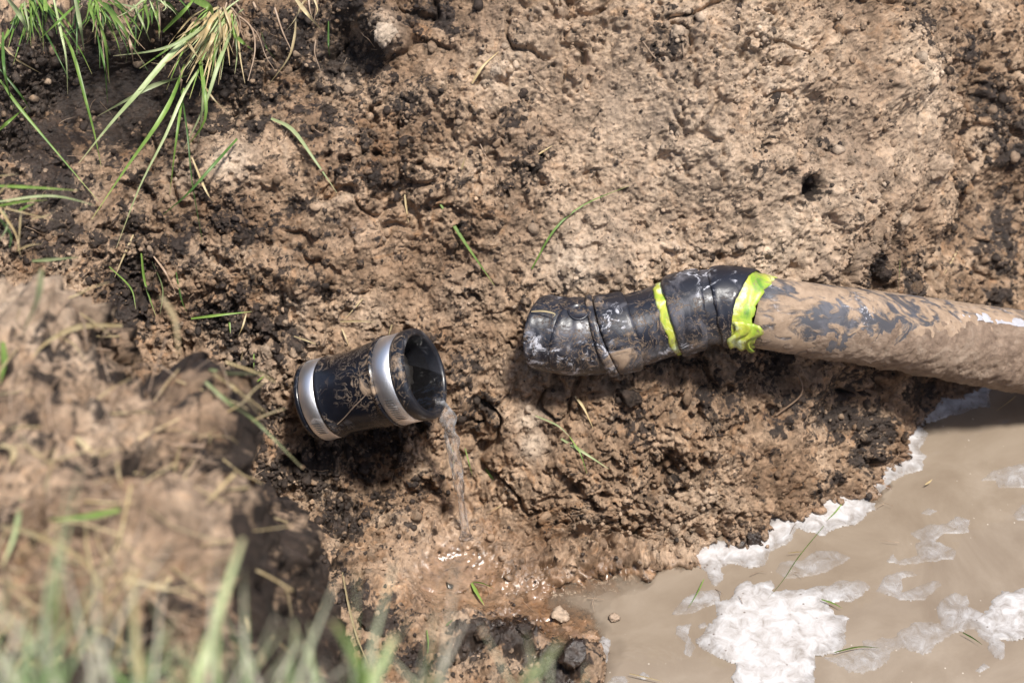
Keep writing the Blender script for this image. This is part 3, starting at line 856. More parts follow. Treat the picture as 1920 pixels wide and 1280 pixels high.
# ------------------------------------------------------------------ foam
def cr(cx, cy): return (1050 + 0.4531 * cx, 700 + 0.4531 * cy)
def foam(pts, label, thick=0.004, white=0.6, rag=0.006, raw=False, seed=1, core=None):
    w = [on_plane(*(p if raw else cr(*p)), ZW) for p in pts]
    px_ = np.array([p.x for p in w]); py_ = np.array([p.y for p in w])
    g = 0.0021
    gx, gy = np.meshgrid(np.arange(px_.min() - .01, px_.max() + .01, g), np.arange(py_.min() - .01, py_.max() + .01, g))
    qx = gx + fbm(gx, gy, 28, 4, seed) * rag * 2.2; qy = gy + fbm(gx, gy, 28, 4, seed + 9) * rag * 2.2
    best = np.full(gx.shape, 9.0); ins = np.zeros(gx.shape, bool)
    n = len(w)
    for i in range(n):
        ax, ay = px_[i], py_[i]; bx, by = px_[(i + 1) % n], py_[(i + 1) % n]
        t = np.clip(((qx - ax) * (bx - ax) + (qy - ay) * (by - ay)) / ((bx - ax) ** 2 + (by - ay) ** 2 + 1e-12), 0, 1)
        best = np.minimum(best, np.hypot(qx - ax - t * (bx - ax), qy - ay - t * (by - ay)))
        c = ((ay > qy) != (by > qy)) & (qx < (bx - ax) * (qy - ay) / (by - ay + 1e-12) + ax)
        ins ^= c
    s = np.where(ins, best, -best)
    hole = fbm(gx, gy, 16, 4, seed + 30)
    s = s - np.clip(hole - 0.42, 0, 1) * 0.05
    keep = s > -g
    t = sstep(0, 0.022, s)
    bub = worley(gx, gy, 120, seed + 3)[0]
    th = 0.38 * thick * (0.25 + 0.75 * t) * (0.8 + 0.4 * fbm(gx, gy, 18, 2, seed + 4)) + 0.0005 * bub
    z = ZW + 0.0012 + np.where(s > 0, th * sstep(-0.001, 0.004, s), -0.002)
    val = white * (0.40 + 0.60 * t) + 0.40 * fbm(gx, gy, 12, 4, seed + 6, .65) + 0.10 * (bub - .5)
    if core:
        for (cx, cy, r, a) in core:
            c = on_plane(*(cr(cx, cy)), ZW)
            val = val + a * np.exp(-(((gx - c.x) ** 2 + (gy - c.y) ** 2) / (r * r)) ** 1.5)
            z = z + 0.002 * a * np.exp(-(((gx - c.x) ** 2 + (gy - c.y) ** 2) / (r * r))) * (s > 0)
    F_ = grid_faces(*gx.shape)
    kf = keep.ravel()[F_].all(1); F_ = F_[kf]
    used = np.zeros(gx.size, bool); used[F_.ravel()] = True
    remap = np.cumsum(used) - 1
    V = np.stack([gx, gy, z], -1).reshape(-1, 3)[used]
    me = mesh_np('foam_patch', V, remap[F_])
    attr(me, 'foam', np.repeat(np.clip(val, 0, 1).ravel()[used][:, None], 3, 1))
    o = link('foam_patch', me, M['foam'])
    tag(o, label, 'foam', 'patches of foam floating on the muddy water')
foam([(1740, -60), (1660, -20), (1560, 20), (1460, 80), (1350, 150), (1320, 230), (1310, 280), (1240, 330), (1170, 390), (1140, 450), (1090, 490), (1010, 515), (880, 560), (840, 620), (780, 670), (720, 685), (600, 700), (440, 720),
      (480, 800), (560, 795), (600, 810), (620, 860), (650, 872), (680, 840), (660, 810), (700, 790), (800, 800), (850, 790), (880, 740), (950, 700), (980, 645), (1030, 660), (1080, 670), (1150, 640), (1230, 620), (1310, 570), (1310, 540),
      (1270, 530), (1330, 490), (1400, 430), (1500, 390), (1520, 350), (1480, 310), (1530, 250), (1490, 210), (1600, 190), (1700, 150), (1780, 140), (1800, 40)],
     'long ragged white foam band following the shoreline from the pipe down the bank', 0.007, 0.95, 0.005, seed=3)
foam([(570, 1100), (640, 1010), (650, 960), (720, 880), (800, 860), (870, 860), (870, 900), (940, 900), (1100, 870), (1240, 860), (1280, 890), (1230, 930), (1100, 940), (1130, 1000), (1200, 1020), (1180, 1080), (1150, 1150), (1050, 1180),
      (1040, 1300), (720, 1310), (720, 1200), (640, 1170), (600, 1150)], 'largest bright white foam patch in the lower middle of the pool', 0.006, 0.42, 0.006, seed=13, core=[(880, 1060, 0.095, .8), (850, 1200, .06, .5)])
foam([(1100, 1180), (1230, 1140), (1260, 1100), (1380, 1090), (1440, 1050), (1550, 1030), (1550, 970), (1590, 920), (1680, 910), (1690, 970), (1760, 990), (1830, 900), (1960, 880), (1960, 1100), (1830, 1110), (1840, 1170), (1810, 1185),
      (1770, 1150), (1780, 1110), (1700, 1060), (1640, 1080), (1540, 1110), (1530, 1160), (1490, 1170), (1420, 1130), (1360, 1190), (1250, 1240), (1180, 1240), (1170, 1210)],
     'long forked foam patch reaching from the bottom to the right edge of the pool', 0.004, 0.36, 0.006, seed=23, core=[(1880, 1000, .06, .5)])
foam([(1310, 900), (1350, 830), (1450, 810), (1480, 830), (1420, 850), (1410, 900), (1480, 880), (1560, 860), (1575, 880), (1510, 940), (1400, 930)], 'U shaped thin foam patch right of the largest white patch', 0.003, 0.3, 0.003, seed=33)
foam([(1350, 770), (1380, 750), (1400, 770), (1480, 755), (1465, 705), (1500, 700), (1450, 660), (1530, 625), (1600, 630), (1640, 585), (1705, 605), (1690, 655), (1590, 665), (1550, 690), (1645, 735), (1630, 765), (1510, 785), (1420, 790)],
     'thin S shaped foam patch in open water on the right', 0.003, 0.34, 0.003, seed=43)
foam([(1740, 440), (1790, 400), (1920, 370), (1960, 370), (1960, 475), (1820, 475), (1800, 440)], 'upper pale foam patch cut by the right edge', 0.003, 0.45, 0.003, seed=53)
foam([(1865, 580), (1910, 540), (1960, 540), (1960, 610), (1890, 605)], 'small round foam patch cut by the right edge', 0.003, 0.45, 0.003, seed=63)
foam([(890, 820), (920, 780), (1000, 770), (1050, 735), (1150, 735), (1195, 770), (1120, 815), (1040, 835), (930, 845)], 'brownish leaf shaped foam patch below the shoreline band', 0.003, 0.33, 0.003, seed=73)
foam([(455, 995), (520, 925), (590, 895), (665, 900), (665, 945), (570, 985), (500, 992)], 'small grey foam patch at the inner corner of the pool', 0.003, 0.5, 0.003, seed=83)
foam([(478, 1045), (545, 1035), (525, 1080), (560, 1130), (540, 1175), (515, 1160), (520, 1110), (478, 1080)], 'narrow curved wisp of foam left of the largest patch', 0.002, 0.4, 0.002, seed=93)
foam([(-60, 1240), (40, 1200), (120, 1170), (180, 1085), (210, 1100), (190, 1190), (110, 1240), (100, 1320), (-60, 1320)], 'bright foam rim around the black earthy lump at the bottom', 0.006, 1.0, 0.003, seed=103)
foam([(190, 1285), (220, 1250), (275, 1255), (280, 1300)], 'small white foam flake at the very bottom edge', 0.003, 0.8, 0.002, seed=113)
foam([(315, 1250), (345, 1232), (372, 1250), (345, 1268)], 'tiny round white foam flake near the bottom edge', 0.003, 0.8, 0.001, seed=123)
foam([(1720, 1228), (1750, 1198), (1778, 1215), (1740, 1235)], 'tiny foam flake near the lower right corner', 0.002, 0.55, 0.001, seed=133)
foam([(1490, 578), (1520, 557), (1562, 568), (1530, 587)], 'tiny foam flake in open water above the S shaped patch', 0.002, 0.5, 0.001, seed=143)
foam([(568, 1042), (600, 1028), (614, 1045), (580, 1056)], 'tiny foam flake touching the left of the largest patch', 0.002, 0.6, 0.001, seed=153)

# ------------------------------------------------------------------ pipe run
def catmull(pts, n):
    P = [np.array(p, float) for p in pts]; P = [2 * P[0] - P[1]] + P + [2 * P[-1] - P[-2]]
    out = []
    for i in range(1, len(P) - 2):
        for k in range(n):
            t = k / n
            out.append(0.5 * ((2 * P[i]) + (-P[i - 1] + P[i + 1]) * t + (2 * P[i - 1] - 5 * P[i] + 4 * P[i + 1] - P[i + 2]) * t * t + (-P[i - 1] + 3 * P[i] - 3 * P[i + 1] + P[i + 2]) * t ** 3))
    out.append(P[-2]); return np.array(out)

class Spine:
    def __init__(s, pts, n=24):
        s.P = catmull(pts, n)
        d = np.linalg.norm(np.diff(s.P, axis=0), axis=1); s.L = np.concatenate([[0], np.cumsum(d)])
        s.len = s.L[-1]
    def at(s, t):
        return np.stack([np.interp(t, s.L, s.P[:, k]) for k in range(3)], -1)
    def frame(s, t):
        tg = s.at(t + 0.006) - s.at(t - 0.006); tg /= np.linalg.norm(tg, axis=-1, keepdims=True)
        # 'a' points to the viewer's up side, 'b' towards the camera side
        up = np.array([0, UPV.y, UPV.z]); b = np.cross(tg, up); b /= np.linalg.norm(b, axis=-1, keepdims=True)
        a = np.cross(b, tg)
        return a, b, tg

def sleeve(name, sp, s0, s1, rfun, mat, parent, ns=24, nt=72, thick=0.003, lip=0.0015, cap0=True, cap1=True, inner=True):
    """a tube along a spine between two (possibly slanted) ends; s0, s1: functions of angle; angle 0 = up in view, 90 = towards the camera"""
    th = np.linspace(0, 2 * math.pi, nt, endpoint=False)
    a0 = s0(th) if callable(s0) else np.full(nt, float(s0)); a1 = s1(th) if callable(s1) else np.full(nt, float(s1))
    rows = []
    us = np.linspace(0, 1, ns)
    def ring(sv, rr):
        c = sp.at(sv); a, b, _ = sp.frame(sv)
        return c + (a * np.cos(th)[:, None] + b * np.sin(th)[:, None]) * rr[:, None]
    if inner:
        rows.append(ring(a0 + 0.002, np.asarray(rfun(a0, th)) - thick - 0.001))
    rows.append(ring(a0, np.asarray(rfun(a0, th)) - lip * 2))
    for u in us:
        sv = a0 * (1 - u) + a1 * u
        r = np.asarray(rfun(sv, th), float) * np.ones(nt)
        e = min(u, 1 - u)
        rr = r - (lip * (1 - math.sqrt(min(1, e * ns / 2))) if lip else 0)
        rows.append(ring(sv, rr))
    rows.append(ring(a1, np.asarray(rfun(a1, th)) - lip * 2))
    if inner:
        rows.append(ring(a1 - 0.002, np.asarray(rfun(a1, th)) - thick - 0.001))
    V = np.stack(rows).reshape(-1, 3)
    F_ = grid_faces(len(rows), nt, wrap=True)
    me = mesh_np(name, V, F_)
    o = link(name, me, mat, parent)
    return o

rp = 0.75e-3
dp = lambda px, py, d: tuple(unproj(px, py, d))
hose_pts = [dp(940, 610, 3.345), dp(1000, 621, 3.342), dp(1050, 628, 3.34), dp(1110, 631, 3.338), dp(1165, 624, 3.335), dp(1225, 608, 3.335), dp(1290, 585, 3.33), dp(1350, 574, 3.33), dp(1400, 579, 3.33), dp(1460, 591, 3.335),
            dp(1560, 604, 3.37), dp(1700, 622, 3.45), dp(1850, 644, 3.53), dp(2050, 675, 3.60), dp(2400, 755, 3.60), dp(3000, 850, 3.60)]
hose = Spine(hose_pts)
def s_of(px):
    w = hose.P - np.array(CAM); d = w @ np.array(FWD); x = (w[:, 0] / d) / K + 960
    return float(np.interp(px, x, hose.L))
def slant(px, top=0, side=0, rag=0, seed=0):
    """ring at photo column px; top/side shift the ring's upper edge and its near face along the pipe, in photo pixels"""
    s = s_of(px)
    return lambda th: s + rp * (top * np.cos(th) + side * np.sin(th) + rag * (perlin(th * 2.2 + seed, th * 0 + seed, 5) + 0.6 * perlin(th * 7 + seed, th * 0 + 2 * seed + .5, 6)))
pipe = empty('drain_pipe', unproj(1165, 690, 3.31))
tag(pipe, 'long muddy black pipe with elbow joints and lime green bands coming from the right', 'pipe')
def kid(o):
    o.matrix_parent_inverse = Matrix.Translation(-pipe.location); return o
def dent(sv, th, r, a=0.0008, f=40): return r + a * perlin(sv * f, th * 1.6, 8) + a * 0.6 * perlin(sv * f * 3, th * 4, 9)
# end elbow
def r_end(sv, th):
    u = np.clip((sv - s_of(985)) / (s_of(1110) - s_of(985)), 0, 1)
    return dent(sv, th, rp * (70.5 + 2.5 * np.sin(u * math.pi * 0.9)), 0.0010)
kid(sleeve('elbow_end', hose, slant(1012, 0, -25), slant(1068, 10, -24), lambda s, t: r_end(s, t) - 0.0012, M['plastic'], pipe, 14))
kid(sleeve('elbow', hose, slant(1060, 10, -24), slant(1120, -19, 0), r_end, M['plastic'], pipe, 20))
# round boss on the elbow
def boss():
    s = s_of(1083); th = R(52)
    c = hose.at(np.array([s]))[0]; a, b, tg = hose.frame(np.array([s])); a, b, tg = a[0], b[0], tg[0]
    n = a * math.cos(th) + b * math.sin(th); side = np.cross(n, tg)
    rows = []; ph = np.linspace(0, 2 * math.pi, 28, endpoint=False)
    r0 = float(r_end(np.array([s]), np.array([th]))[0])
    for (r, h) in [(0.0150, -0.003), (0.0148, 0.0016), (0.0135, 0.0026), (0.0122, 0.0022), (0.0112, 0.0006), (0.006, 0.0010), (0.0005, 0.0013)]:
        drop = (r * np.sin(ph)) ** 2 / (2 * r0)
        rows.append(c + np.outer(np.cos(ph), tg) * r + np.outer(np.sin(ph), side) * r + np.outer(r0 + h - drop, n))
    kid(link('round_boss', mesh_np('round_boss', np.stack(rows).reshape(-1, 3), grid_faces(len(rows), 28, True)), M['plastic'], pipe))
boss()
kid(sleeve('collar', hose, slant(1114, -19, 0), slant(1131, -18, 0), lambda s, t: dent(s, t, rp * 78), M['plastic2'], pipe, 5))
kid(sleeve('collar', hose, slant(1133, -16, 0), slant(1184, -2, 3), lambda s, t: dent(s, t, rp * 76, .0008), M['plastic2'], pipe, 12))
kid(sleeve('straight_joint', hose, slant(1178, -2, 3), slant(1266, 6, 0), lambda s, t: dent(s, t, rp * 67.5, .0006), M['plastic'], pipe, 16))
kid(sleeve('green_band', hose, slant(1248, 4, -5, 5, 3), slant(1264, 6, 3, 3, 8), lambda s, t: dent(s, t, rp * 69.5, .0008), M['tape'], pipe, 8))
kid(sleeve('tape_wrap', hose, slant(1259, 6, 2, 3, 5), slant(1314, 6, 2, 3, 1), lambda s, t: dent(s, t, rp * 76, .0010, 30), M['plastic2'], pipe, 16))
kid(sleeve('tape_wrap', hose, slant(1305, 6, 2, 2, 2), slant(1356, -6, -10, 3, 7), lambda s, t: dent(s, t, rp * 70.0, .0010, 30), M['plastic2'], pipe, 14))
kid(sleeve('tape_wrap', hose, slant(1345, -6, -12, 3, 6), slant(1400, 8, -28, 3, 4), lambda s, t: dent(s, t, rp * 75, .0010, 30), M['plastic'], pipe, 16))
kid(sleeve('green_band', hose, slant(1390, 8, -28, 2, 14), lambda th: slant(1436, 10, -28, 7, 11)(th) + rp * 14 * np.exp(-((th - R(140)) / 0.35) ** 2), lambda s, t: dent(s, t, rp * 69.5 + 0.002 * np.exp(-((t - R(140)) / .4) ** 2), .0016, 60), M['tape'], pipe, 14))
# folded flap of green tape under the band
def flap():
    nu, nv = 10, 12; V = []
    for i in range(nu):
        for j in range(nv):
            th = R(112 + 52 * i / (nu - 1)); s = s_of(1372 + 50 * j / (nv - 1) + 8 * math.sin(i * .8))
            c = hose.at(np.array([s]))[0]; a, b, tg = [q[0] for q in hose.frame(np.array([s]))]
            r = rp * 72 + 0.004 * (i / (nu - 1)) ** 2 + 0.0022 * math.sin(j * 1.3 + i * .9)
            V.append(c + (a * math.cos(th) + b * math.sin(th)) * r)
    o = link('tape_flap', mesh_np('tape_flap', V, grid_faces(nu, nv)), M['tape'], pipe)
    sm = o.modifiers.new('solid', 'SOLIDIFY'); sm.thickness = 0.0012
    kid(o)
flap()
def r_pipe(sv, th):
    u = np.clip((sv - s_of(1430)) / (s_of(1920) - s_of(1430)), 0, 3)
    return dent(sv, th, rp * (66.5 + 8.0 * np.minimum(u, 1.3)), .0006, 30)
kid(sleeve('long_pipe', hose, slant(1412), hose.len - 0.02, r_pipe, M['mudpipe'], pipe, 120, 96))
# mud crust on the lower side and right part of the long pipe
def r_crust(sv, th):
    u = np.clip((sv - s_of(1430)) / (s_of(1920) - s_of(1430)), 0, 3)
    n = fbm(sv * 1.0, th * 0.052, 28, 5, 77, 0.6)
    lump = worley(sv + 0.004 * n, th * 0.052, 95, 61)[0]
    low = sstep(R(75) - np.minimum(u, 1) * R(45), R(150) - np.minimum(u, 1) * R(40), th) * (1 - sstep(R(250), R(300), th))
    amt = low * (0.0035 + 0.008 * np.clip(u, 0, 1.2)) + sstep(.45, .8, u) * 0.0015
    g = n * 0.006 + lump * 0.003 * (0.3 + np.minimum(u, 1))
    cover = amt + g - 0.0050
    topclean = np.exp(-((th - R(28)) / .22) ** 2) * sstep(.5, .7, u) * 0.008
    topclean2 = np.exp(-((np.minimum(th, 2 * math.pi - th)) / .5) ** 2) * 0.002
    return r_pipe(sv, th) + np.maximum(cover - topclean - topclean2, -0.0015)
def crust():
    s0, s1 = s_of(1432), hose.len - 0.05
    sv1 = np.concatenate([np.arange(s0, s_of(1990), 0.0019), np.linspace(s_of(1990), s1, 60)])
    th1 = np.linspace(0, 2 * math.pi, 170, endpoint=False)
    S, TH = np.meshgrid(sv1, th1, indexing='ij')
    c = hose.at(sv1); a, b, _ = hose.frame(sv1)
    rr = r_crust(S, TH)
    V = c[:, None, :] + (a[:, None, :] * np.cos(TH)[..., None] + b[:, None, :] * np.sin(TH)[..., None]) * rr[..., None]
    kid(link('mud_crust', mesh_np('mud_crust', V.reshape(-1, 3), grid_faces(len(sv1), 170, True)), M['mud'], pipe))
crust()

def streak():
    sv = np.linspace(s_of(1700), s_of(2100), 240); th = np.radians(np.linspace(8, 62, 60))
    S, TH = np.meshgrid(sv, th, indexing='ij')
    v = (TH - R(34)) / R(23); u = (S - sv[0]) / (sv[-1] - sv[0])
    inside = 1 - np.abs(v) * (1.0 + 0.9 * (1 - sstep(0, .3, u))) + 0.9 * fbm(S * 0.25, TH * 0.052, 60, 4, 88, .6) - (1 - sstep(0, .05, u)) + 0.60
    c = hose.at(sv); a, b, _ = hose.frame(sv)
    rr = r_crust(S, TH) + 0.0022 * sstep(0.0, 0.25, inside) - 0.0012
    V = c[:, None, :] + (a[:, None, :] * np.cos(TH)[..., None] + b[:, None, :] * np.sin(TH)[..., None]) * rr[..., None]
    F_ = grid_faces(*S.shape); F_ = F_[(inside.ravel() > 0)[F_].all(1)]
    kid(link('worn_streak', mesh_np('worn_streak', V.reshape(-1, 3), F_), M['scuff'], pipe))
M['scuff'] = simple('white_worn_plastic', (0.38, 0.38, 0.41), 0.5)
streak()

# ------------------------------------------------------------------ rubber coupling
TILT = R(25)
c0 = np.array(unproj(589, 753, 3.345))
c1v = np.array(unproj(797, 699, 3.345 - 0.177 * math.sin(TILT)))
ax = c1v - c0; LC = float(np.linalg.norm(ax)); ax /= LC
cs = Spine([tuple(c0 + ax * LC * t) for t in (0, .33, .66, 1)], 10)
cs_frame_up = None
coup = empty('rubber_coupling', Vector(c0))
tag(coup, 'black rubber pipe coupling with two steel hose clamps, water pouring from its open end', 'pipe coupling')
def kid2(o):
    o.matrix_parent_inverse = Matrix.Translation(-coup.location); return o
NT = 96
th_ = np.linspace(0, 2 * math.pi, NT, endpoint=False)
A_, B_, _t = [q[0] for q in cs.frame(np.array([LC / 2]))]
def lathe(name, prof, mat, wob=0.0, closed=False, seed=0):
    rows = []
    if closed: prof = list(prof) + [prof[0]]
    for (s, r) in prof:
        rr = r + wob * perlin(np.cos(th_) * 1.5 + s * 30, np.sin(th_) * 1.5 + seed, 4)
        rows.append(c0 + ax * s + np.outer(np.cos(th_) * rr, A_) + np.outer(np.sin(th_) * rr, B_))
    return kid2(link(name, mesh_np(name, np.stack(rows).reshape(-1, 3), grid_faces(len(rows), NT, True)), mat, coup))
RL, RR = 0.0555, 0.0605
body = [(0.010, .040), (0.009, RL - .004), (0.0095, RL - .001), (0.0345, RL - .001), (0.035, RL + .0022), (0.038, RL + .0026), (0.040, RL + .0012), (0.046, RL + .0002)]
for u in np.linspace(0, 1, 26)[1:]:
    body.append((0.046 + (LC - 0.046 - 0.056) * u, RL + (RR - RL) * sstep(0, 1, np.array(u)) * 1.0 - 0.0010 * math.sin(u * math.pi)))
sB = LC - 0.056
body += [(sB + .002, RR + .0008), (sB + .004, RR + .003), (sB + .007, RR + .003), (sB + .0078, RR - .001), (sB + .037, RR - .001)]
lathe('rubber_sleeve', body, M['rubber'], 0.0009)
lathe('left_rim', [(0.0, .044), (-0.0005, RL - .004), (0.001, RL - .0005), (0.004, RL + .001), (0.0075, RL + .0008), (0.0085, RL - .001), (0.0095, RL - .004)], M['rubber'], 0.0008)
o = lathe('end_collar', [(sB + .0365, RR - .003), (sB + .037, RR + .0015), (sB + .041, RR + .0026), (LC - .006, RR + .0032), (LC - .0015, RR + .0015), (LC, RR - .0015), (LC + .0004, RR - .005), (LC - .0008, RR - .0068), (LC - .004, RR - .0078), (LC - .02, RR - .0085)], M['rim'], 0.0007)
lathe('inner_wall', [(LC - .018, RR - .0086), (LC - .06, RR - .0105), (LC - .11, RR - .013), (0.02, RR - .016), (0.014, 0.02), (0.0135, 0.001)], M['inner'], 0.0012)
def clamp(sa, sb, r):
    o = lathe('hose_clamp', [(sa, r), (sa - .0003, r + .0012), (sa + .0005, r + .0022), ((sa + sb) / 2, r + .0018), (sb - .0005, r + .0022), (sb + .0003, r + .0012), (sb, r)], M['steel'], 0.0003, closed=True)
    return o
k1 = clamp(0.0105, 0.0335, RL - .0006)
k2 = clamp(sB + .009, sB + .0355, RR - .0006)
def slots(s_mid, half, r, ths, par):
    import bmesh
    me0 = None
    for t in ths:
        t = R(t)
        n = A_ * math.cos(t) + B_ * math.sin(t); tn = -A_ * math.sin(t) + B_ * math.cos(t)
        V = []
        for (u, v, w) in [(-1, -1, 0), (1, -1, 0), (1, 1, 0), (-1, 1, 0), (-1, -1, 1), (1, -1, 1), (1, 1, 1), (-1, 1, 1)]:
            V.append(c0 + ax * (s_mid + u * half + v * 0.0012) + tn * (v * 0.0007 * (1 + .0 * w)) + n * (r + w * 0.0006) + tn * u * 0.001)
        Fq = [(0, 3, 2, 1), (4, 5, 6, 7), (0, 1, 5, 4), (1, 2, 6, 5), (2, 3, 7, 6), (3, 0, 4, 7)]
        o = link('slot', mesh_np('slot', V, Fq, smooth=False), M['slot'], par)
        o.matrix_parent_inverse = (par.matrix_parent_inverse @ Matrix.Identity(4))
        o.matrix_parent_inverse = Matrix.Translation(-coup.location)
        o.matrix_parent_inverse = Matrix.Identity(4)
slots(sB + .022, .0058, RR + .0011, range(118, 158, 4), k2)
slots(.022, .0055, RL + .0011, range(128, 152, 4), k1)
# moulding seam across the body
def seam():
    ts = np.linspace(0, 1, 40); rows = []
    for k, (dw, dh) in enumerate([(-1, 0), (-.5, 1), (.5, 1), (1, 0)]):
        s = 0.050 + (sB - .052) * ts
        th = R(138) - R(38) * ts + dw * 0.014 + 0.01 * np.sin(ts * 9)
        r = RL + (RR - RL) * sstep(0, 1, ts) - 0.001 * np.sin(ts * math.pi) + 0.0002 + dh * 0.0010
        rows.append(c0 + ax * s[:, None] + (np.cos(th)[:, None] * A_ + np.sin(th)[:, None] * B_) * r[:, None])
    kid2(link('mould_seam', mesh_np('mould_seam', np.stack(rows).reshape(-1, 3), grid_faces(4, 40)), M['mud'], coup))
seam()
# black muck sitting inside
def muck():
    V, Fi = lumpy(ICO4, 77, 0.5)
    s = fbm(V[:, 0] * 2 + V[:, 2] * 1.3, V[:, 1] * 2 - V[:, 2] * 1.3, 1.6, 6, 3, 0.7) * 0.30
    V = V * (1 + s)[:, None] * 0.044
    W = c0 + ax * (LC - .072) + V[:, [0]] * ax + V[:, [1]] * A_ + V[:, [2]] * B_
    W = W + A_ * 0.006
    kid2(link('black_muck', mesh_np('black_muck', W, Fi), M['muck'], coup))
muck()

# lowest point of the lip (world z)
lip_pts = c0 + ax * (LC - .001) + np.outer(np.cos(th_) * (RR - .0070), A_) + np.outer(np.sin(th_) * (RR - .0070), B_)
# the spout: where the flow leaves, low on the camera's right
kz = int(np.argmin(lip_pts[:, 2])); lipz = float(lip_pts[kz, 2])
spout = unproj(826, 770, 3.245)
# water held in the coupling, level with the lip: clip of a horizontal plane by the bore
def pool():
    zl = lipz + 0.014
    rb = RR - 0.0086
    V = []; cen = None
    n = 60
    # sample plane z=zl inside the cylinder: param by axis distance s and chord
    rows = []
    az = ax[2]
    for s in np.linspace(LC - 0.10, LC + 0.0008, 60):
        c = c0 + ax * s
        # horizontal direction across the bore and the "up" direction in the ring plane
        hx = np.cross(ax, [0, 0, 1]); hx /= np.linalg.norm(hx)
        up = np.cross(hx, ax); up = up if up[2] > 0 else -up
        h = (zl - c[2]) / up[2]
        if abs(h) >= rb: 
            if h > 0: continue
            continue
        w = math.sqrt(rb * rb - h * h)
        row = [c + up * h + hx * w * q for q in np.linspace(-1, 1, 25)]
        rows.append(row)
    if len(rows) > 2:
        P = np.array(rows)
        P[..., 2] += 0.0012 * fbm(P[..., 0], P[..., 1], 60, 2, 4)
        o = link('pooled_water', mesh_np('pooled_water', P.reshape(-1, 3), grid_faces(len(rows), 25)), M['clearsurf'], None)
        tag(o, 'still water brimming inside the open end of the rubber coupling', 'water')
m, nt, bs, out = new_mat('brimming_water')
gl = nd(nt, 'ShaderNodeBsdfGlossy', inp={'Roughness': 0.04}); tp = nd(nt, 'ShaderNodeBsdfTransparent', inp={'Color': (0.7, 0.68, 0.66, 1)})
fr = nd(nt, 'ShaderNodeFresnel', inp={'IOR': 1.5}); ms = nd(nt, 'ShaderNodeMixShader')
bb = nd(nt, 'ShaderNodeBump', inp={'Distance': 0.004, 'Strength': 0.6}); nt.links.new(noise(nt, coords(nt), 45, 3, .5, .8), bb.inputs['Height'])
for q in (gl, fr): nt.links.new(bb.outputs[0], q.inputs['Normal'])
nt.links.new(fr.outputs[0], ms.inputs[0]); nt.links.new(tp.outputs[0], ms.inputs[1]); nt.links.new(gl.outputs[0], ms.inputs[2]); nt.links.new(ms.outputs[0], out.inputs[0])
M['clearsurf'] = m
pool()

# falling stream
def stream():
    foot, _ = hit(874, 1010)
    p0 = np.array(spout); p3 = np.array(foot)
    vz = p3[2] - p0[2]; n = 90
    Vs = []
    nt_ = 20
    ph = np.linspace(0, 2 * math.pi, nt_, endpoint=False)
    start = lip_pts[kz] + np.array([-.004, 0, .004]); p0 = lip_pts[kz] + ax * 0.005 + np.array([-0.002, -0.004, -0.008])
    for i in range(n):
        t = i / (n - 1)
        c = p0 + (p3 - p0) * np.array([t, t, t * t * .55 + t * .45])
        if t < 0.06: 
            q = t / 0.06; c = start * (1 - q) + (p0 + (p3 - p0) * np.array([.06, .06, .06 * .06 * .55 + .06 * .45])) * q
        w = (0.0082 * (1 - t) ** 1.0 + 0.0040 + 0.0012 * math.sin(t * 15) * (1 - .5 * t) + 0.0006 * math.sin(t * 37 + 1)) * min(1, .45 + t * 9)
        if t > 0.95: w += (t - .95) * 0.12
        d = 0.0050 + 0.0012 * math.sin(t * 31)
        tw = 0.35 * math.sin(t * 9) + .25 * math.sin(t * 31)
        for p in ph:
            r = 1 + 0.16 * math.sin(2 * p + t * 22) + 0.10 * math.sin(3 * p - t * 31)
            u = math.cos(p) * w * r; v = math.sin(p) * d * r
            uu = u * math.cos(tw) - v * math.sin(tw); vv = u * math.sin(tw) + v * math.cos(tw)
            Vs.append(c + np.array([uu, vv * -.75, 0.12 * vv]))
    o = link('water_stream', mesh_np('water_stream', Vs, grid_faces(n, nt_, True)), M['clear'])
    tag(o, 'thin clear stream of water falling from the coupling onto the mud', 'water')
stream()

# ------------------------------------------------------------------ grass blades, straws, roots
def ribbon(pts, w, thick=0.12, taper=(0.35, 1.0, 0.15), nseg=14, seed=0, face=None):
    """a folded leaf: 3 vertices per section; returns V, F, along"""
    P = catmull(pts, max(2, nseg // max(1, len(pts) - 1)))
    n = len(P); t = np.linspace(0, 1, n)
    prof = np.interp(t, [0, .35, 1], taper)
    tg = np.gradient(P, axis=0); tg /= np.linalg.norm(tg, axis=1, keepdims=True) + 1e-9
    f = np.array(face if face is not None else -np.array(FWD))
    r = np.random.default_rng(seed); f = f + r.normal(0, .35, 3)
    sd_ = np.cross(tg, f); sd_ /= np.linalg.norm(sd_, axis=1, keepdims=True) + 1e-9
    nn = np.cross(sd_, tg)
    ww = (prof * w * 0.5)[:, None]
    A = P - sd_ * ww; C = P + sd_ * ww; B = P - nn * ww * 0.5
    V = np.stack([A, B, C], 1).reshape(-1, 3)
    F_ = grid_faces(n, 3)
    return V, F_, np.repeat(t, 3)

def round_strand(pts, w, nseg=16, k=5, taper=(1, .8, .4)):
    P = catmull(pts, max(2, nseg // max(1, len(pts) - 1))); n = len(P); t = np.linspace(0, 1, n)
    prof = np.interp(t, [0, .5, 1], taper) * w * .5
    tg = np.gradient(P, axis=0); tg /= np.linalg.norm(tg, axis=1, keepdims=True) + 1e-9
    a = np.cross(tg, [0.31, .2, .93]); a /= np.linalg.norm(a, axis=1, keepdims=True) + 1e-9; b = np.cross(tg, a)
    ph = np.linspace(0, 2 * math.pi, k, endpoint=False)
    V = P[:, None, :] + prof[:, None, None] * (a[:, None, :] * np.cos(ph)[None, :, None] + b[:, None, :] * np.sin(ph)[None, :, None])
    return V.reshape(-1, 3), grid_faces(n, k, True), np.repeat(t, k)

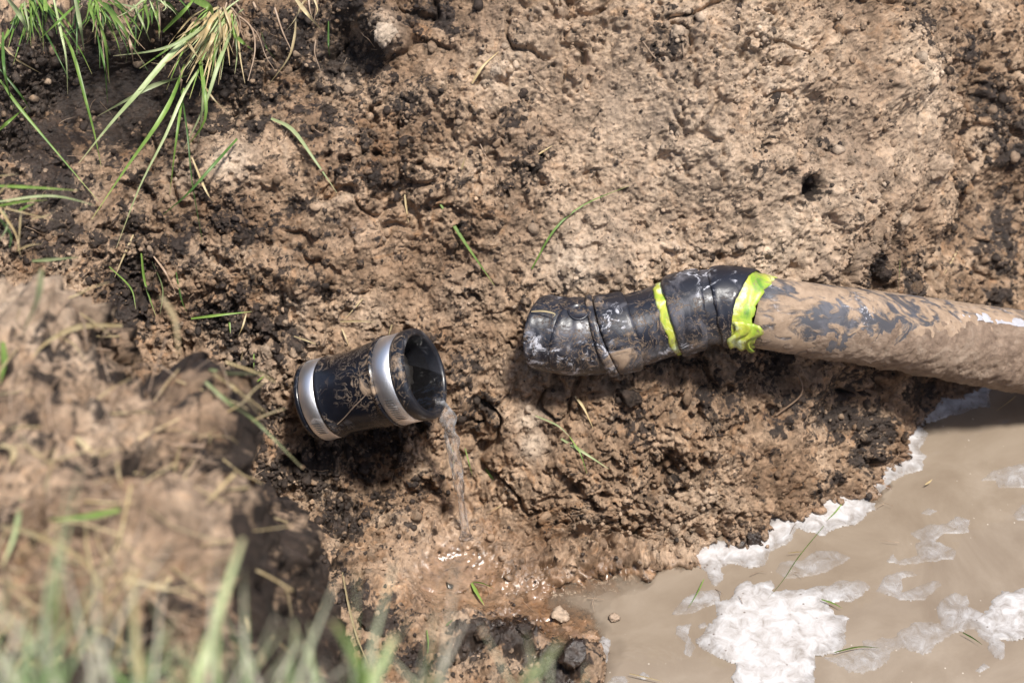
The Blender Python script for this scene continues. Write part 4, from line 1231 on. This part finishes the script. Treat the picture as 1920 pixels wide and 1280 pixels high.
def strand_obj(name, pts, w_px, mat, kind='blade', parent=None, seed=0, depth=3.3, taper=None):
    w = w_px * K * depth * 1.05
    if kind == 'blade': V, F_, t = ribbon(pts, w, seed=seed, taper=taper or (0.5, 0.85, 0.10))
    else: V, F_, t = round_strand(pts, w)
    o_ = np.array(pts[0]); me = mesh_np(name, V - o_, F_)
    r = np.random.default_rng(seed + 5)
    attr(me, 'along', np.stack([t, np.full(len(t), r.random()), np.full(len(t), r.random())], -1))
    o = link(name, me, mat, parent)
    o.location = Vector(o_) - (parent.location if parent else Vector((0, 0, 0)))
    return o

def lying(name, pix, w_px, mat, label, cat, kind='blade', lift=0.005, ends=None, group=None, seed=0):
    pts = []
    n = len(pix)
    for i, (px, py) in enumerate(pix):
        p, nn = hit(px, py)
        p = p - ray_dir(px, py) * (lift + (0.004 if 0 < i < n - 1 else 0))
        pts.append(tuple(p))
    # pull interior points so the strand does not kink through bumps
    P = np.array(pts)
    if n > 2:
        for i in range(1, n - 1):
            dpt = [depth_of(Vector(q)) for q in P]
            target = min(dpt[i], 0.5 * (dpt[i - 1] + dpt[i + 1]) + 0.01)
            P[i] = np.array(unproj(pix[i][0], pix[i][1], target))
    o = strand_obj(name, [tuple(q) for q in P], w_px, mat, kind, seed=seed or int(pix[0][0]))
    tag(o, label, cat, group)
    return o
G = 'grass_leaf'; S_ = 'straw'
for args in [
    (G, [(508, 222), (548, 243), (590, 300), (632, 362)], 9, M['pale'], 'faded green stalk lying on the bank right of the hanging tuft', 'grass'),
    (G, [(826, 383), (872, 455), (927, 535)], 8, M['green'], 'straight green blade with white cut tip on the middle of the bank', 'grass'),
    (G, [(997, 504), (1040, 430), (1095, 384), (1180, 348)], 5, M['green'], 'long thin green blade arching above the black elbow', 'grass'),
    (S_, [(885, 157), (905, 125), (935, 97)], 6, M['straw'], 'dry straw stalk lying at the top beside a pale clod', 'straw'),
    (G, [(1688, 485), (1686, 520), (1684, 548)], 3, M['green'], 'tiny upright green blade just above the muddy pipe', 'grass'),
    (S_, [(759, 365), (762, 390), (766, 417)], 5, M['straw'], 'short dry straw standing left of the straight green blade', 'straw'),
    (S_, [(865, 318), (872, 296)], 5, M['straw'], 'very short dry straw above the straight green blade', 'straw'),
    (S_, [(1010, 289), (1036, 273)], 5, M['straw'], 'short bright straw lying in the smooth upper bank', 'straw'),
    (S_, [(1795, 470), (1770, 515)], 4, M['straw'], 'blurred pale straw above the muddy pipe near the right edge', 'straw'),
    (G, [(358, 597), (415, 590), (472, 584)], 6, M['green'], 'level green blade between the mound and the dark soil', 'grass'),
    (S_, [(638, 603), (670, 602), (706, 604)], 5, M['straw'], 'level yellow straw above the rubber coupling', 'straw'),
    (S_, [(641, 616), (648, 632), (655, 650)], 4, M['straw'], 'short slanting straw just above the rubber coupling', 'straw'),
    (S_, [(551, 630), (580, 640), (606, 651)], 4, M['straw'], 'short straw left above the rubber coupling', 'straw'),
    (S_, [(735, 608), (728, 632)], 4, M['straw'], 'short upright straw behind the coupling clamp', 'straw'),
    (S_, [(680, 560), (645, 600)], 3, M['straw'], 'thin straw slanting up above the level yellow straw', 'straw'),
    (G, [(1004, 779), (1045, 797), (1068, 818)], 4, M['pale'], 'thin pale stem leading down to the branching blade under the elbow', 'grass'),
    (G, [(1052, 822), (1095, 848), (1142, 879)], 7, M['pale'], 'pale green blade lying across the bank below the elbow', 'grass'),
    (G, [(1068, 818), (1088, 850), (1102, 892)], 3, M['green'], 'thin green blade hanging from the pale blade below the elbow', 'grass'),
    (S_, [(1078, 742), (1095, 765), (1112, 802)], 6, M['straw'], 'dry straw stalk under the black elbow', 'straw'),
    (G, [(884, 1092), (895, 1112), (908, 1134)], 8, M['green'], 'short green leaf in wet mud below the stream', 'grass'),
    (G, [(886, 1090), (906, 1093), (928, 1104)], 4, M['green'], 'small green leaf pointing right in the wet mud', 'grass'),
    (S_, [(912, 961), (930, 953), (944, 944)], 4, M['straw'], 'short straw right of the falling stream', 'straw'),
    (G, [(872, 840), (880, 870), (886, 892)], 3, M['green'], 'faint green blade right of the falling stream', 'grass'),
    (G, [(910, 878), (925, 898)], 7, M['dark'], 'short dark green leaf right of the falling stream', 'grass'),
    (S_, [(642, 1072), (655, 1140), (672, 1200), (704, 1275)], 5, M['straw'], 'long thin pale stalk standing at the bottom left of the mud flat', 'straw'),
    (G, [(800, 1180), (803, 1205), (801, 1230)], 4, M['green'], 'small green blade at the bottom of the mud flat', 'grass'),
    (G, [(836, 1172), (850, 1160)], 5, M['green'], 'tiny green leaf on the mud at the bottom', 'grass'),
    (G, [(265, 475), (272, 530), (292, 592)], 6, M['green'], 'upright green blade behind the blurred mound', 'grass'),
    (G, [(205, 500), (245, 540), (255, 580)], 4, M['green'], 'thin green blade among dark soil behind the mound', 'grass'),
    (G, [(285, 490), (305, 540), (300, 590)], 4, M['pale'], 'thin pale blade right of the upright green blade', 'grass'),
    (G, [(330, 510), (340, 560), (350, 585)], 4, M['dark'], 'thin dark blade at the foot of the dark hollow', 'grass'),
    (S_, [(288, 480), (310, 510), (330, 550)], 5, M['root'], 'brown stem leaning across the dark hollow behind the mound', 'straw'),
    (S_, [(250, 440), (232, 480), (215, 520)], 5, M['straw'], 'dry straw hanging below the grass tuft', 'straw'),
    (G, [(430, 600), (432, 625)], 5, M['green'], 'tiny green blade in black soil right of the mound top', 'grass'),
    (S_, [(462, 588), (455, 612), (447, 630)], 4, M['straw'], 'short straw in black soil right of the mound top', 'straw'),
    (S_, [(455, 658), (450, 690)], 4, M['straw'], 'short straw left of the coupling on dark soil', 'straw'),
    (G, [(476, 663), (476, 690)], 4, M['green'], 'short green sprig left of the coupling', 'grass'),
    (G, [(495, 705), (475, 720), (458, 728)], 5, M['green'], 'small green leaf left of the lower clamp', 'grass'),
    (G, [(424, 776), (450, 800), (482, 828)], 8, M['pale'], 'pale green blade low on the bank right of the mound', 'grass'),
    (S_, [(1455, 778), (1502, 740), (1498, 705), (1478, 690)], 4, M['root'], 'curved tan root on the bank under the long pipe', 'root', 'round'),
    (S_, [(900, 270), (915, 300), (935, 322)], 2.5, M['root'], 'hair thin root on the upper bank', 'root', 'round'),
    (S_, [(1205, 78), (1225, 105), (1248, 124)], 4, M['root'], 'pale root curling out of the top of the bank', 'root', 'round'),
    (S_, [(993, 130), (1015, 160), (1042, 182)], 2.5, M['root'], 'thin pale root near the top of the bank', 'root', 'round'),
    (S_, [(1280, 82), (1283, 112)], 3.5, M['root'], 'short pale root hanging at the top of the bank', 'root', 'round'),
    (G, [(1060, 560), (1075, 520), (1062, 500)], 2, M['root'], 'wispy root behind the black elbow', 'root', 'round'),
]:
    nm, pix, w, mt, lab, cat = args[:6]
    if cat == 'root': nm = 'root'
    lying(nm, pix, w, mt, lab, cat, *(args[6:7]))

# straws on the water and foam
for pix, w, mt, lab in [
    ([(1545, 985), (1500, 1040), (1470, 1085), (1440, 1120)], 4, M['green'], 'thin green blade floating across the leaf shaped foam'),
    ([(1578, 945), (1550, 975)], 4, M['green'], 'green blade end lying on the shoreline foam band'),
    ([(1320, 1085), (1308, 1110), (1290, 1140)], 3, M['green'], 'thin green blade over the small grey foam patch'),
    ([(1540, 1123), (1580, 1140)], 4, M['green'], 'small green leaf on the upper edge of the largest foam patch'),
    ([(1565, 1222), (1610, 1212), (1650, 1214)], 5, M['green'], 'green blade right of the largest foam patch'),
    ([(1805, 1185), (1825, 1196), (1842, 1208)], 4, M['dark'], 'dark green leaf scrap on open water low right'),
    ([(1905, 742), (1868, 770)], 3, M['straw'], 'thin straw floating below the muddy pipe'),
    ([(1478, 1036), (1510, 1034)], 3, M['straw'], 'thin straw floating above the leaf shaped foam'),
    ([(1180, 1262), (1215, 1270), (1250, 1278)], 3, M['straw'], 'thin straw floating at the bottom edge of the pool'),
    ([(1735, 908), (1748, 898)], 4, M['straw'], 'tiny straw scrap floating in open water')]:
    pts = [tuple(on_plane(px, py, ZW + 0.009)) for px, py in pix]
    if len(pts) == 2: pts = [pts[0], tuple((np.array(pts[0]) + np.array(pts[1])) / 2 + np.array([.002, .001, 0])), pts[1]]
    tag(strand_obj('floating_leaf', pts, w, mt, seed=int(pix[0][0])), lab, 'grass')
# straw stuck on the elbow
tag(strand_obj('straw', [dp(996, 584, 3.292), dp(1018, 583, 3.285), dp(1040, 588, 3.280), dp(1037, 594, 3.280)], 4, M['straw'], seed=4), 'bent straw stuck to the end of the black elbow', 'straw')

# ---- turf clump and hanging tufts at the far rim, top left
def tuft(name, base, label, group, blades, extra=0, seed=0, d_off=-0.02, roots=(), spread=(1, 0), extra_len=120, extra_dir=(-40, 130), mats=('green', 'pale', 'straw')):
    b, _ = hit(*base); r = np.random.default_rng(seed)
    d0 = depth_of(b) - 0.01
    root = empty(name, unproj(base[0], base[1], d0))
    tag(root, label, 'grass tuft', group)
    for i, (pix, w, mt) in enumerate(blades):
        pts = []
        n = len(pix)
        for k, (px, py) in enumerate(pix):
            q, _n = hit(px, py); dq = depth_of(q)
            f = k / max(1, n - 1)
            d = min(d0 - 0.03 - 0.05 * math.sin(f * 3.14), dq - 0.012 - 0.03 * math.sin(f * 3.14))
            pts.append(tuple(unproj(px, py, d)))
        strand_obj('blade', pts, w, M[mt], parent=root, seed=seed * 50 + i, depth=d0)
    for i in range(extra):
        bx = base[0] + r.normal(0, 14); by = base[1] + r.normal(0, 10)
        L = r.uniform(.35, 1.1); dx = (extra_dir[0] + r.normal(0, 45)) * L; dy = (extra_dir[1] + r.normal(0, 30)) * L
        sag = r.uniform(-10, 20)
        pix = [(bx, by), (bx + dx * .35, by + dy * .3 - 6), (bx + dx * .7 + sag * .3, by + dy * .65), (bx + dx, by + dy)]
        pts = []
        for k, (px, py) in enumerate(pix):
            q, _n = hit(px, py)
            pts.append(tuple(unproj(px, py, min(d0 - .02 - .02 * k * r.uniform(.3, 1.2), depth_of(q) - .006))))
        mt = mats[int(r.integers(0, len(mats)))]
        strand_obj('blade', pts, r.uniform(3, 7), M[mt], parent=root, seed=seed * 90 + i, depth=d0)
    for i, (pix, w) in enumerate(roots):
        pts = [tuple(unproj(px, py, d0 - 0.02 - 0.008 * k)) for k, (px, py) in enumerate(pix)]
        strand_obj('root', pts, w, M['root'], 'round', parent=root, seed=i, depth=d0)
    return root
HT = [([(405, 32), (330, 92), (262, 170), (205, 235), (148, 306)], 13, 'pale'), ([(352, 142), (290, 160), (240, 186), (183, 218)], 10, 'pale'), ([(347, 120), (322, 185), (290, 240), (240, 310), (172, 411)], 11, 'green'),
      ([(380, 120), (345, 175), (310, 255), (262, 350), (218, 465)], 7, 'pale'), ([(372, 100), (382, 160), (384, 225), (347, 280)], 9, 'green'), ([(434, 60), (410, 118), (385, 195), (345, 280)], 9, 'pale'),
      ([(345, 165), (332, 250), (318, 366)], 6, 'green'), ([(340, 170), (352, 255), (360, 340), (380, 455)], 4, 'dark'), ([(378, 95), (380, 190), (372, 268)], 8, 'pale'), ([(395, 40), (345, 75), (290, 95), (212, 105)], 8, 'pale'),
      ([(408, 10), (414, 60), (409, 112)], 8, 'straw'), ([(345, 60), (362, 95), (390, 128)], 8, 'straw'), ([(400, 55), (395, 80), (352, 140)], 9, 'straw'), ([(395, 45), (370, 70), (330, 92)], 9, 'straw'),
      ([(335, 120), (340, 150), (338, 170)], 8, 'root'), ([(415, 20), (395, 40), (380, 75), (340, 120)], 10, 'straw'), ([(360, 295), (385, 355), (404, 385)], 5, 'straw'), ([(305, 60), (350, 15), (370, -10)], 8, 'green'),
      ([(430, 55), (455, 80), (475, 95)], 8, 'green'), ([(445, 260), (400, 310), (350, 365), (306, 402)], 7, 'dark'), ([(385, 60), (345, 90), (310, 118), (283, 118)], 6, 'straw'), ([(370, 140), (400, 185), (428, 210)], 4, 'straw')]
RT = [([(432, 20), (470, 50), (478, 95), (465, 152)], 4), ([(440, 30), (480, 60), (498, 105), (514, 130)], 3), ([(425, 25), (440, 60), (434, 95)], 5), ([(420, 30), (425, 70), (418, 100)], 4), ([(430, 10), (450, 40), (445, 80)], 4), ([(440, 5), (460, 30), (470, 25)], 4),
      ([(415, 15), (400, 45), (410, 80)], 4), ([(425, 5), (415, 50), (422, 90)], 3), ([(435, 15), (448, 50), (458, 75)], 3)]
tuft('grass_tuft', (420, 25), 'uprooted grass tuft with tan roots hanging over the dark hollow', None, HT, 60, 3, roots=RT, extra_dir=(-55, 110), mats=('green', 'pale', 'straw', 'straw'))
tuft('grass_tuft', (60, 2), 'dense grass tuft at the far left of the top edge', None,
     [([(12, -5), (38, 30), (57, 70)], 15, 'pale'), ([(84, -5), (86, 20), (88, 42)], 10, 'green'), ([(150, 2), (112, 38), (75, 73)], 7, 'green'), ([(100, -5), (113, 55), (124, 110), (127, 177)], 6, 'pale'), ([(0, 80), (32, 112), (77, 138)], 6, 'straw'),
      ([(5, 60), (8, 130), (25, 205)], 7, 'dark'), ([(0, 150), (35, 200), (95, 272), (185, 378)], 7, 'green'), ([(-5, 246), (20, 225), (49, 200)], 7, 'green'), ([(0, 130), (40, 180), (60, 210)], 5, 'dark'), ([(105, 40), (135, 95), (160, 185), (178, 255), (190, 314)], 8, 'green')],
     26, 5, extra_dir=(20, 90), mats=('green', 'dark', 'green', 'pale'))
tuft('grass_tuft', (180, 5), 'grass tuft between the far left tuft and the uprooted one', None,
     [([(140, -5), (150, 45), (158, 97)], 10, 'pale'), ([(180, -5), (215, 32), (240, 72), (236, 118)], 9, 'green'), ([(165, 10), (195, 70), (205, 156)], 8, 'green'), ([(215, 5), (255, 15), (258, 20)], 5, 'pale'), ([(250, 8), (268, 45), (282, 80)], 5, 'pale'),
      ([(180, 60), (195, 120), (202, 195)], 5, 'dark'), ([(235, 50), (245, 85), (250, 118)], 7, 'root')], 34, 8, extra_dir=(10, 95), mats=('green', 'dark', 'green', 'root'))
tuft('grass_tuft', (290, -6), 'thin grass tuft directly left of the uprooted tuft', None, [([(297, -5), (300, 45), (303, 86)], 6, 'root'), ([(345, -10), (390, 12), (400, 30)], 16, 'green')], 18, 9, extra_dir=(-5, 60), mats=('dark', 'green', 'pale'))
tuft('grass_tuft', (590, -8), 'few dry blades and roots hanging from the top edge right of the tuft', None,
     [([(550, -8), (575, 25), (602, 55)], 9, 'straw'), ([(555, 34), (552, 70), (540, 110), (503, 160)], 7, 'straw'), ([(616, 40), (616, 85), (618, 105)], 4, 'dark'), ([(490, 60), (500, 90), (516, 110)], 3, 'dark')], 4, 10,
     roots=[([(515, 15), (530, 60), (545, 92)], 4), ([(592, 75), (590, 100), (600, 130)], 3), ([(475, 5), (482, 20), (480, 14)], 5)], extra_dir=(0, 60), mats=('root', 'straw'))
# tuft on the left edge, standing on the shoulder of the mound
def edge_tuft():
    root = empty('grass_tuft', unproj(-10, 400, 3.0)); tag(root, 'small bright tuft reaching in from the left edge above the mound', 'grass tuft')
    L = [([(-15, 348), (60, 351), (146, 357)], 7, 'green'), ([(-15, 380), (70, 368), (120, 370), (178, 385)], 5, 'pale'), ([(-15, 388), (40, 378), (88, 375)], 7, 'green'), ([(-12, 378), (12, 410), (30, 440), (38, 478)], 6, 'straw'), ([(40, 388), (37, 430), (34, 472)], 6, 'straw'),
         ([(-12, 385), (50, 400), (102, 413)], 4, 'straw'), ([(35, 395), (55, 385), (65, 382)], 8, 'green'), ([(60, 489), (100, 486), (148, 482)], 8, 'pale'), ([(-5, 330), (15, 328), (34, 326)], 4, 'straw'), ([(5, 395), (15, 420), (0, 450)], 5, 'pale'),
         ([(30, 470), (55, 460), (80, 457)], 4, 'straw'), ([(60, 410), (85, 405), (100, 398)], 3, 'straw'), ([(0, 410), (20, 440), (18, 465)], 6, 'dark'), ([(-10, 370), (10, 350), (20, 340)], 4, 'straw')]
    for i, (pix, w, mt) in enumerate(L):
        strand_obj('blade', [tuple(unproj(a, b, 3.0 - .01 * k - .004 * (i % 4))) for k, (a, b) in enumerate(pix)], w, M[mt], parent=root, seed=600 + i, depth=3.0)
edge_tuft()

# ------------------------------------------------------------------ mound debris and foreground grass
def mhit(px, py, lift=0.006):
    loc, n, i, d = bvm.ray_cast(CAM, ray_dir(px, py), 6)
    return (loc - ray_dir(px, py) * lift) if loc is not None else unproj(px, py, 2.5)
for pix, w, mt, lab, stand in [
    ([(78, 505), (70, 560), (40, 630)], 12, 'pale', 'blurred pale blade lying over the back of the mound', .03),
    ([(230, 610), (150, 612), (90, 640), (60, 670)], 12, 'straw', 'blurred straw loop on top of the mound', .03),
    ([(302, 555), (328, 600), (335, 670)], 12, 'straw', 'blurred tan blade standing at the top right of the mound', .04),
    ([(5, 640), (8, 680), (0, 720)], 14, 'green', 'blurred bright green leaf at the left edge of the mound', .03),
    ([(0, 830), (25, 845), (20, 870)], 20, 'straw', 'blurred pale stem stub at the left edge', .03),
    ([(135, 815), (160, 835), (178, 855)], 14, 'straw', 'blurred straw stub in the middle of the mound', .02),
    ([(225, 955), (160, 968), (90, 975)], 13, 'green', 'blurred light green blade lying across the mound', .03),
    ([(40, 935), (28, 1000), (5, 1060)], 13, 'pale', 'blurred pale blade curving down at the left', .04),
    ([(0, 985), (60, 1000), (150, 1045), (200, 1120), (215, 1200)], 13, 'straw', 'long blurred tan stem arching down to the bottom left', .05),
    ([(0, 1050), (30, 1110), (90, 1150)], 12, 'straw', 'blurred straw at the lower left corner of the mound', .05),
    ([(320, 1080), (300, 1110)], 10, 'straw', 'short blurred straw right of the arching stem', .03),
    ([(385, 715), (430, 755), (480, 790), (568, 878)], 9, 'pale', 'long blurred grey green blade leaning off the mound towards the coupling', .03),
    ([(392, 692), (440, 700), (520, 697)], 7, 'pale', 'blurred level blade sticking out of the mound towards the coupling', .03),
    ([(400, 700), (450, 735), (493, 783)], 8, 'straw', 'blurred tan blade sticking out of the mound edge', .03)]:
    pts = []
    first = mhit(*pix[0]); d0 = depth_of(first)
    for k, (a, b) in enumerate(pix):
        q = mhit(a, b); dd = depth_of(q)
        if dd > d0 + .25: dd = d0 + .05
        pts.append(tuple(unproj(a, b, min(dd, d0 + .12) - stand * (0.3 + .7 * (k > 0)))))
    tag(strand_obj('grass_leaf' if mt != 'straw' else 'straw', pts, w, M[mt], seed=int(pix[0][1]), depth=d0), lab, 'grass' if mt != 'straw' else 'straw')

def bunch(name, roots, heights, widths, label, mat, seed, lean=0.25):
    r = np.random.default_rng(seed); Vs = []; Fs = []; As = []; off = 0
    for p, h, w in zip(roots, heights, widths):
        a = r.uniform(0, 6.28); l = r.uniform(.05, lean) * h * 1.6
        d = np.array([math.cos(a) * l, math.sin(a) * l, 0]); p = np.array(p)
        pts = [p, p + d * .15 + [0, 0, h * .4], p + d * .5 + [0, 0, h * .75], p + d + [0, 0, h * r.uniform(.85, 1.0)]]
        V, F_, t = ribbon(pts, w, nseg=9, seed=int(r.integers(1e6)), face=(r.normal(), -1, .3), taper=(.7, 1, .1))
        Vs.append(V); Fs.append(F_ + off); off += len(V)
        As.append(np.stack([t, np.full(len(t), r.random()), np.full(len(t), r.random())], -1))
    me = mesh_np(name, np.concatenate(Vs), np.concatenate(Fs)); attr(me, 'along', np.concatenate(As))
    return tag(link(name, me, mat), label, 'grass', kind='stuff')
def zg(x, y):
    z = -9
    for bv in (bvh, bvm):
        l = bv.ray_cast(Vector((x, y, 1.5)), Vector((0, 0, -1)), 4)[0]
        if l is not None: z = max(z, l.z)
    return z
rts, hs, ws = [], [], []
for i in range(1700):
    x = rng.uniform(-0.75, -0.16) if rng.random() < .90 else rng.uniform(-.16, .08)
    y = rng.uniform(-1.52, -1.17)
    z = zg(x, y)
    # line of sight of the lower frame edge limits how far the tips reach into view
    tip_py = 1340 - (rng.random() ** 1.6) * (260 if x < -.3 else 110)
    zt_ = None
    dyy = y - CAM.y
    # height at which a vertical blade at (x,y) crosses photo row tip_py
    tt = (640 - tip_py) * K
    q = (CAM + FWD + UPV * tt) - CAM
    zt_ = CAM.z + q.z / q.y * dyy
    h = zt_ - z
    if h < 0.05 or h > 0.5: continue
    rts.append((x, y, z - .01)); hs.append(h); ws.append(rng.uniform(.004, .009))
bunch('foreground_grass', rts, hs, ws, 'strongly blurred green and pale grass along the bottom left edge', M['mixgrass'], 21)
# single prominent blurred blades
for pix, w, mt, lab, d in [([(455, 1010), (425, 1100), (385, 1230), (370, 1330)], 20, 'pale', 'widest blurred pale blade rising before the mound', 2.0),
                           ([(250, 1060), (255, 1180), (270, 1320)], 18, 'straw', 'blurred tan blade left of the widest pale blade', 2.05),
                           ([(740, 1190), (715, 1250), (700, 1340)], 24, 'pale', 'blurred whitish blade at the bottom middle', 1.95),
                           ([(625, 1165), (665, 1230), (690, 1330)], 20, 'green', 'blurred green blade at the bottom left of the whitish one', 1.95),
                           ([(835, 1230), (820, 1290), (815, 1340)], 22, 'pale', 'blurred pale green blade tip at the bottom, right of the whitish one', 1.95),
                           ([(1050, 1200), (1010, 1260), (980, 1340)], 26, 'pale', 'blurred pale blade tip rightmost along the bottom edge', 1.95)]:
    pts = [tuple(unproj(a, b, d)) for a, b in pix]
    p = np.array(pts[-1]); g = zg(p[0], p[1]); pts.append((p[0], p[1] - .03, min(g, p[2] - .05)))
    tag(strand_obj('grass_leaf', pts[::-1], w, M[mt], seed=pix[0][0], depth=d, taper=(.8, 1, .35)), lab, 'grass')
# lawn round the pit (far rim on the left and beyond), thins away from view
rts, hs, ws = [], [], []
for i in range(2600):
    x = rng.uniform(-1.3, -0.38); y = rng.uniform(0.36, 0.95)
    z = zg(x, y)
    if z < 0.33: continue
    rts.append((x, y, z - .005)); hs.append(rng.uniform(.05, .14)); ws.append(rng.uniform(.002, .005))
bunch('rim_grass', rts, hs, ws, 'short grass on the turf behind the far rim at the top left', M['mixgrass'], 33, .6)

# ------------------------------------------------------------------ litter: thin roots and straw bits that nobody could count
def litter(name, n, where, wlo, whi, llo, lhi, mat, label, seed, lift=.003):
    r = np.random.default_rng(seed); Vs = []; Fs = []; As = []; off = 0
    for _ in range(n):
        px, py = where(r)
        if name == 'mound_litter':
            q = mhit(px, py, 0.0); nn = Vector((0, -.3, .95))
            if abs(depth_of(q) - 2.5) < 1e-4: continue
        else: q, nn = hit(px, py)
        L = r.uniform(llo, lhi); d = Vector(r.normal(size=3)); d = (d - nn * d.dot(nn) * r.uniform(.6, 1)).normalized()
        k = Vector(r.normal(size=3)) * L * .22
        q = q + nn * lift
        pts = [tuple(q - d * L / 2), tuple(q + k * .4 + nn * L * .05), tuple(q + d * L / 4 + k * .2 + nn * L * .06), tuple(q + d * L / 2)]
        V, F_, t = round_strand(pts, r.uniform(wlo, whi), nseg=9, k=4)
        Vs.append(V); Fs.append(F_ + off); off += len(V)
        As.append(np.stack([t * .5, np.full(len(t), r.random()), np.full(len(t), r.random())], -1))
    me = mesh_np(name, np.concatenate(Vs), np.concatenate(Fs)); attr(me, 'along', np.concatenate(As))
    tag(link(name, me, mat), label, 'plant litter', kind='stuff')
litter('mound_litter', 110, lambda r: (r.uniform(-40, 560), r.uniform(520, 1280)), .001, .0035, .03, .11, M['straw'], 'blurred dead straw and roots matted over the near mound', 71, .006)
litter('mound_litter', 120, lambda r: (r.uniform(-40, 420), r.uniform(560, 1280)), .001, .003, .03, .11, M['root'], 'blurred brown root fibres matted over the near mound', 72, .006)
litter('fine_root_fibres', 260, lambda r: (r.uniform(0, 1700) , r.uniform(0, 1150)), .0005, .0010, .008, .035, M['root'], 'hair fine roots and straw bits scattered over the bank', 73)
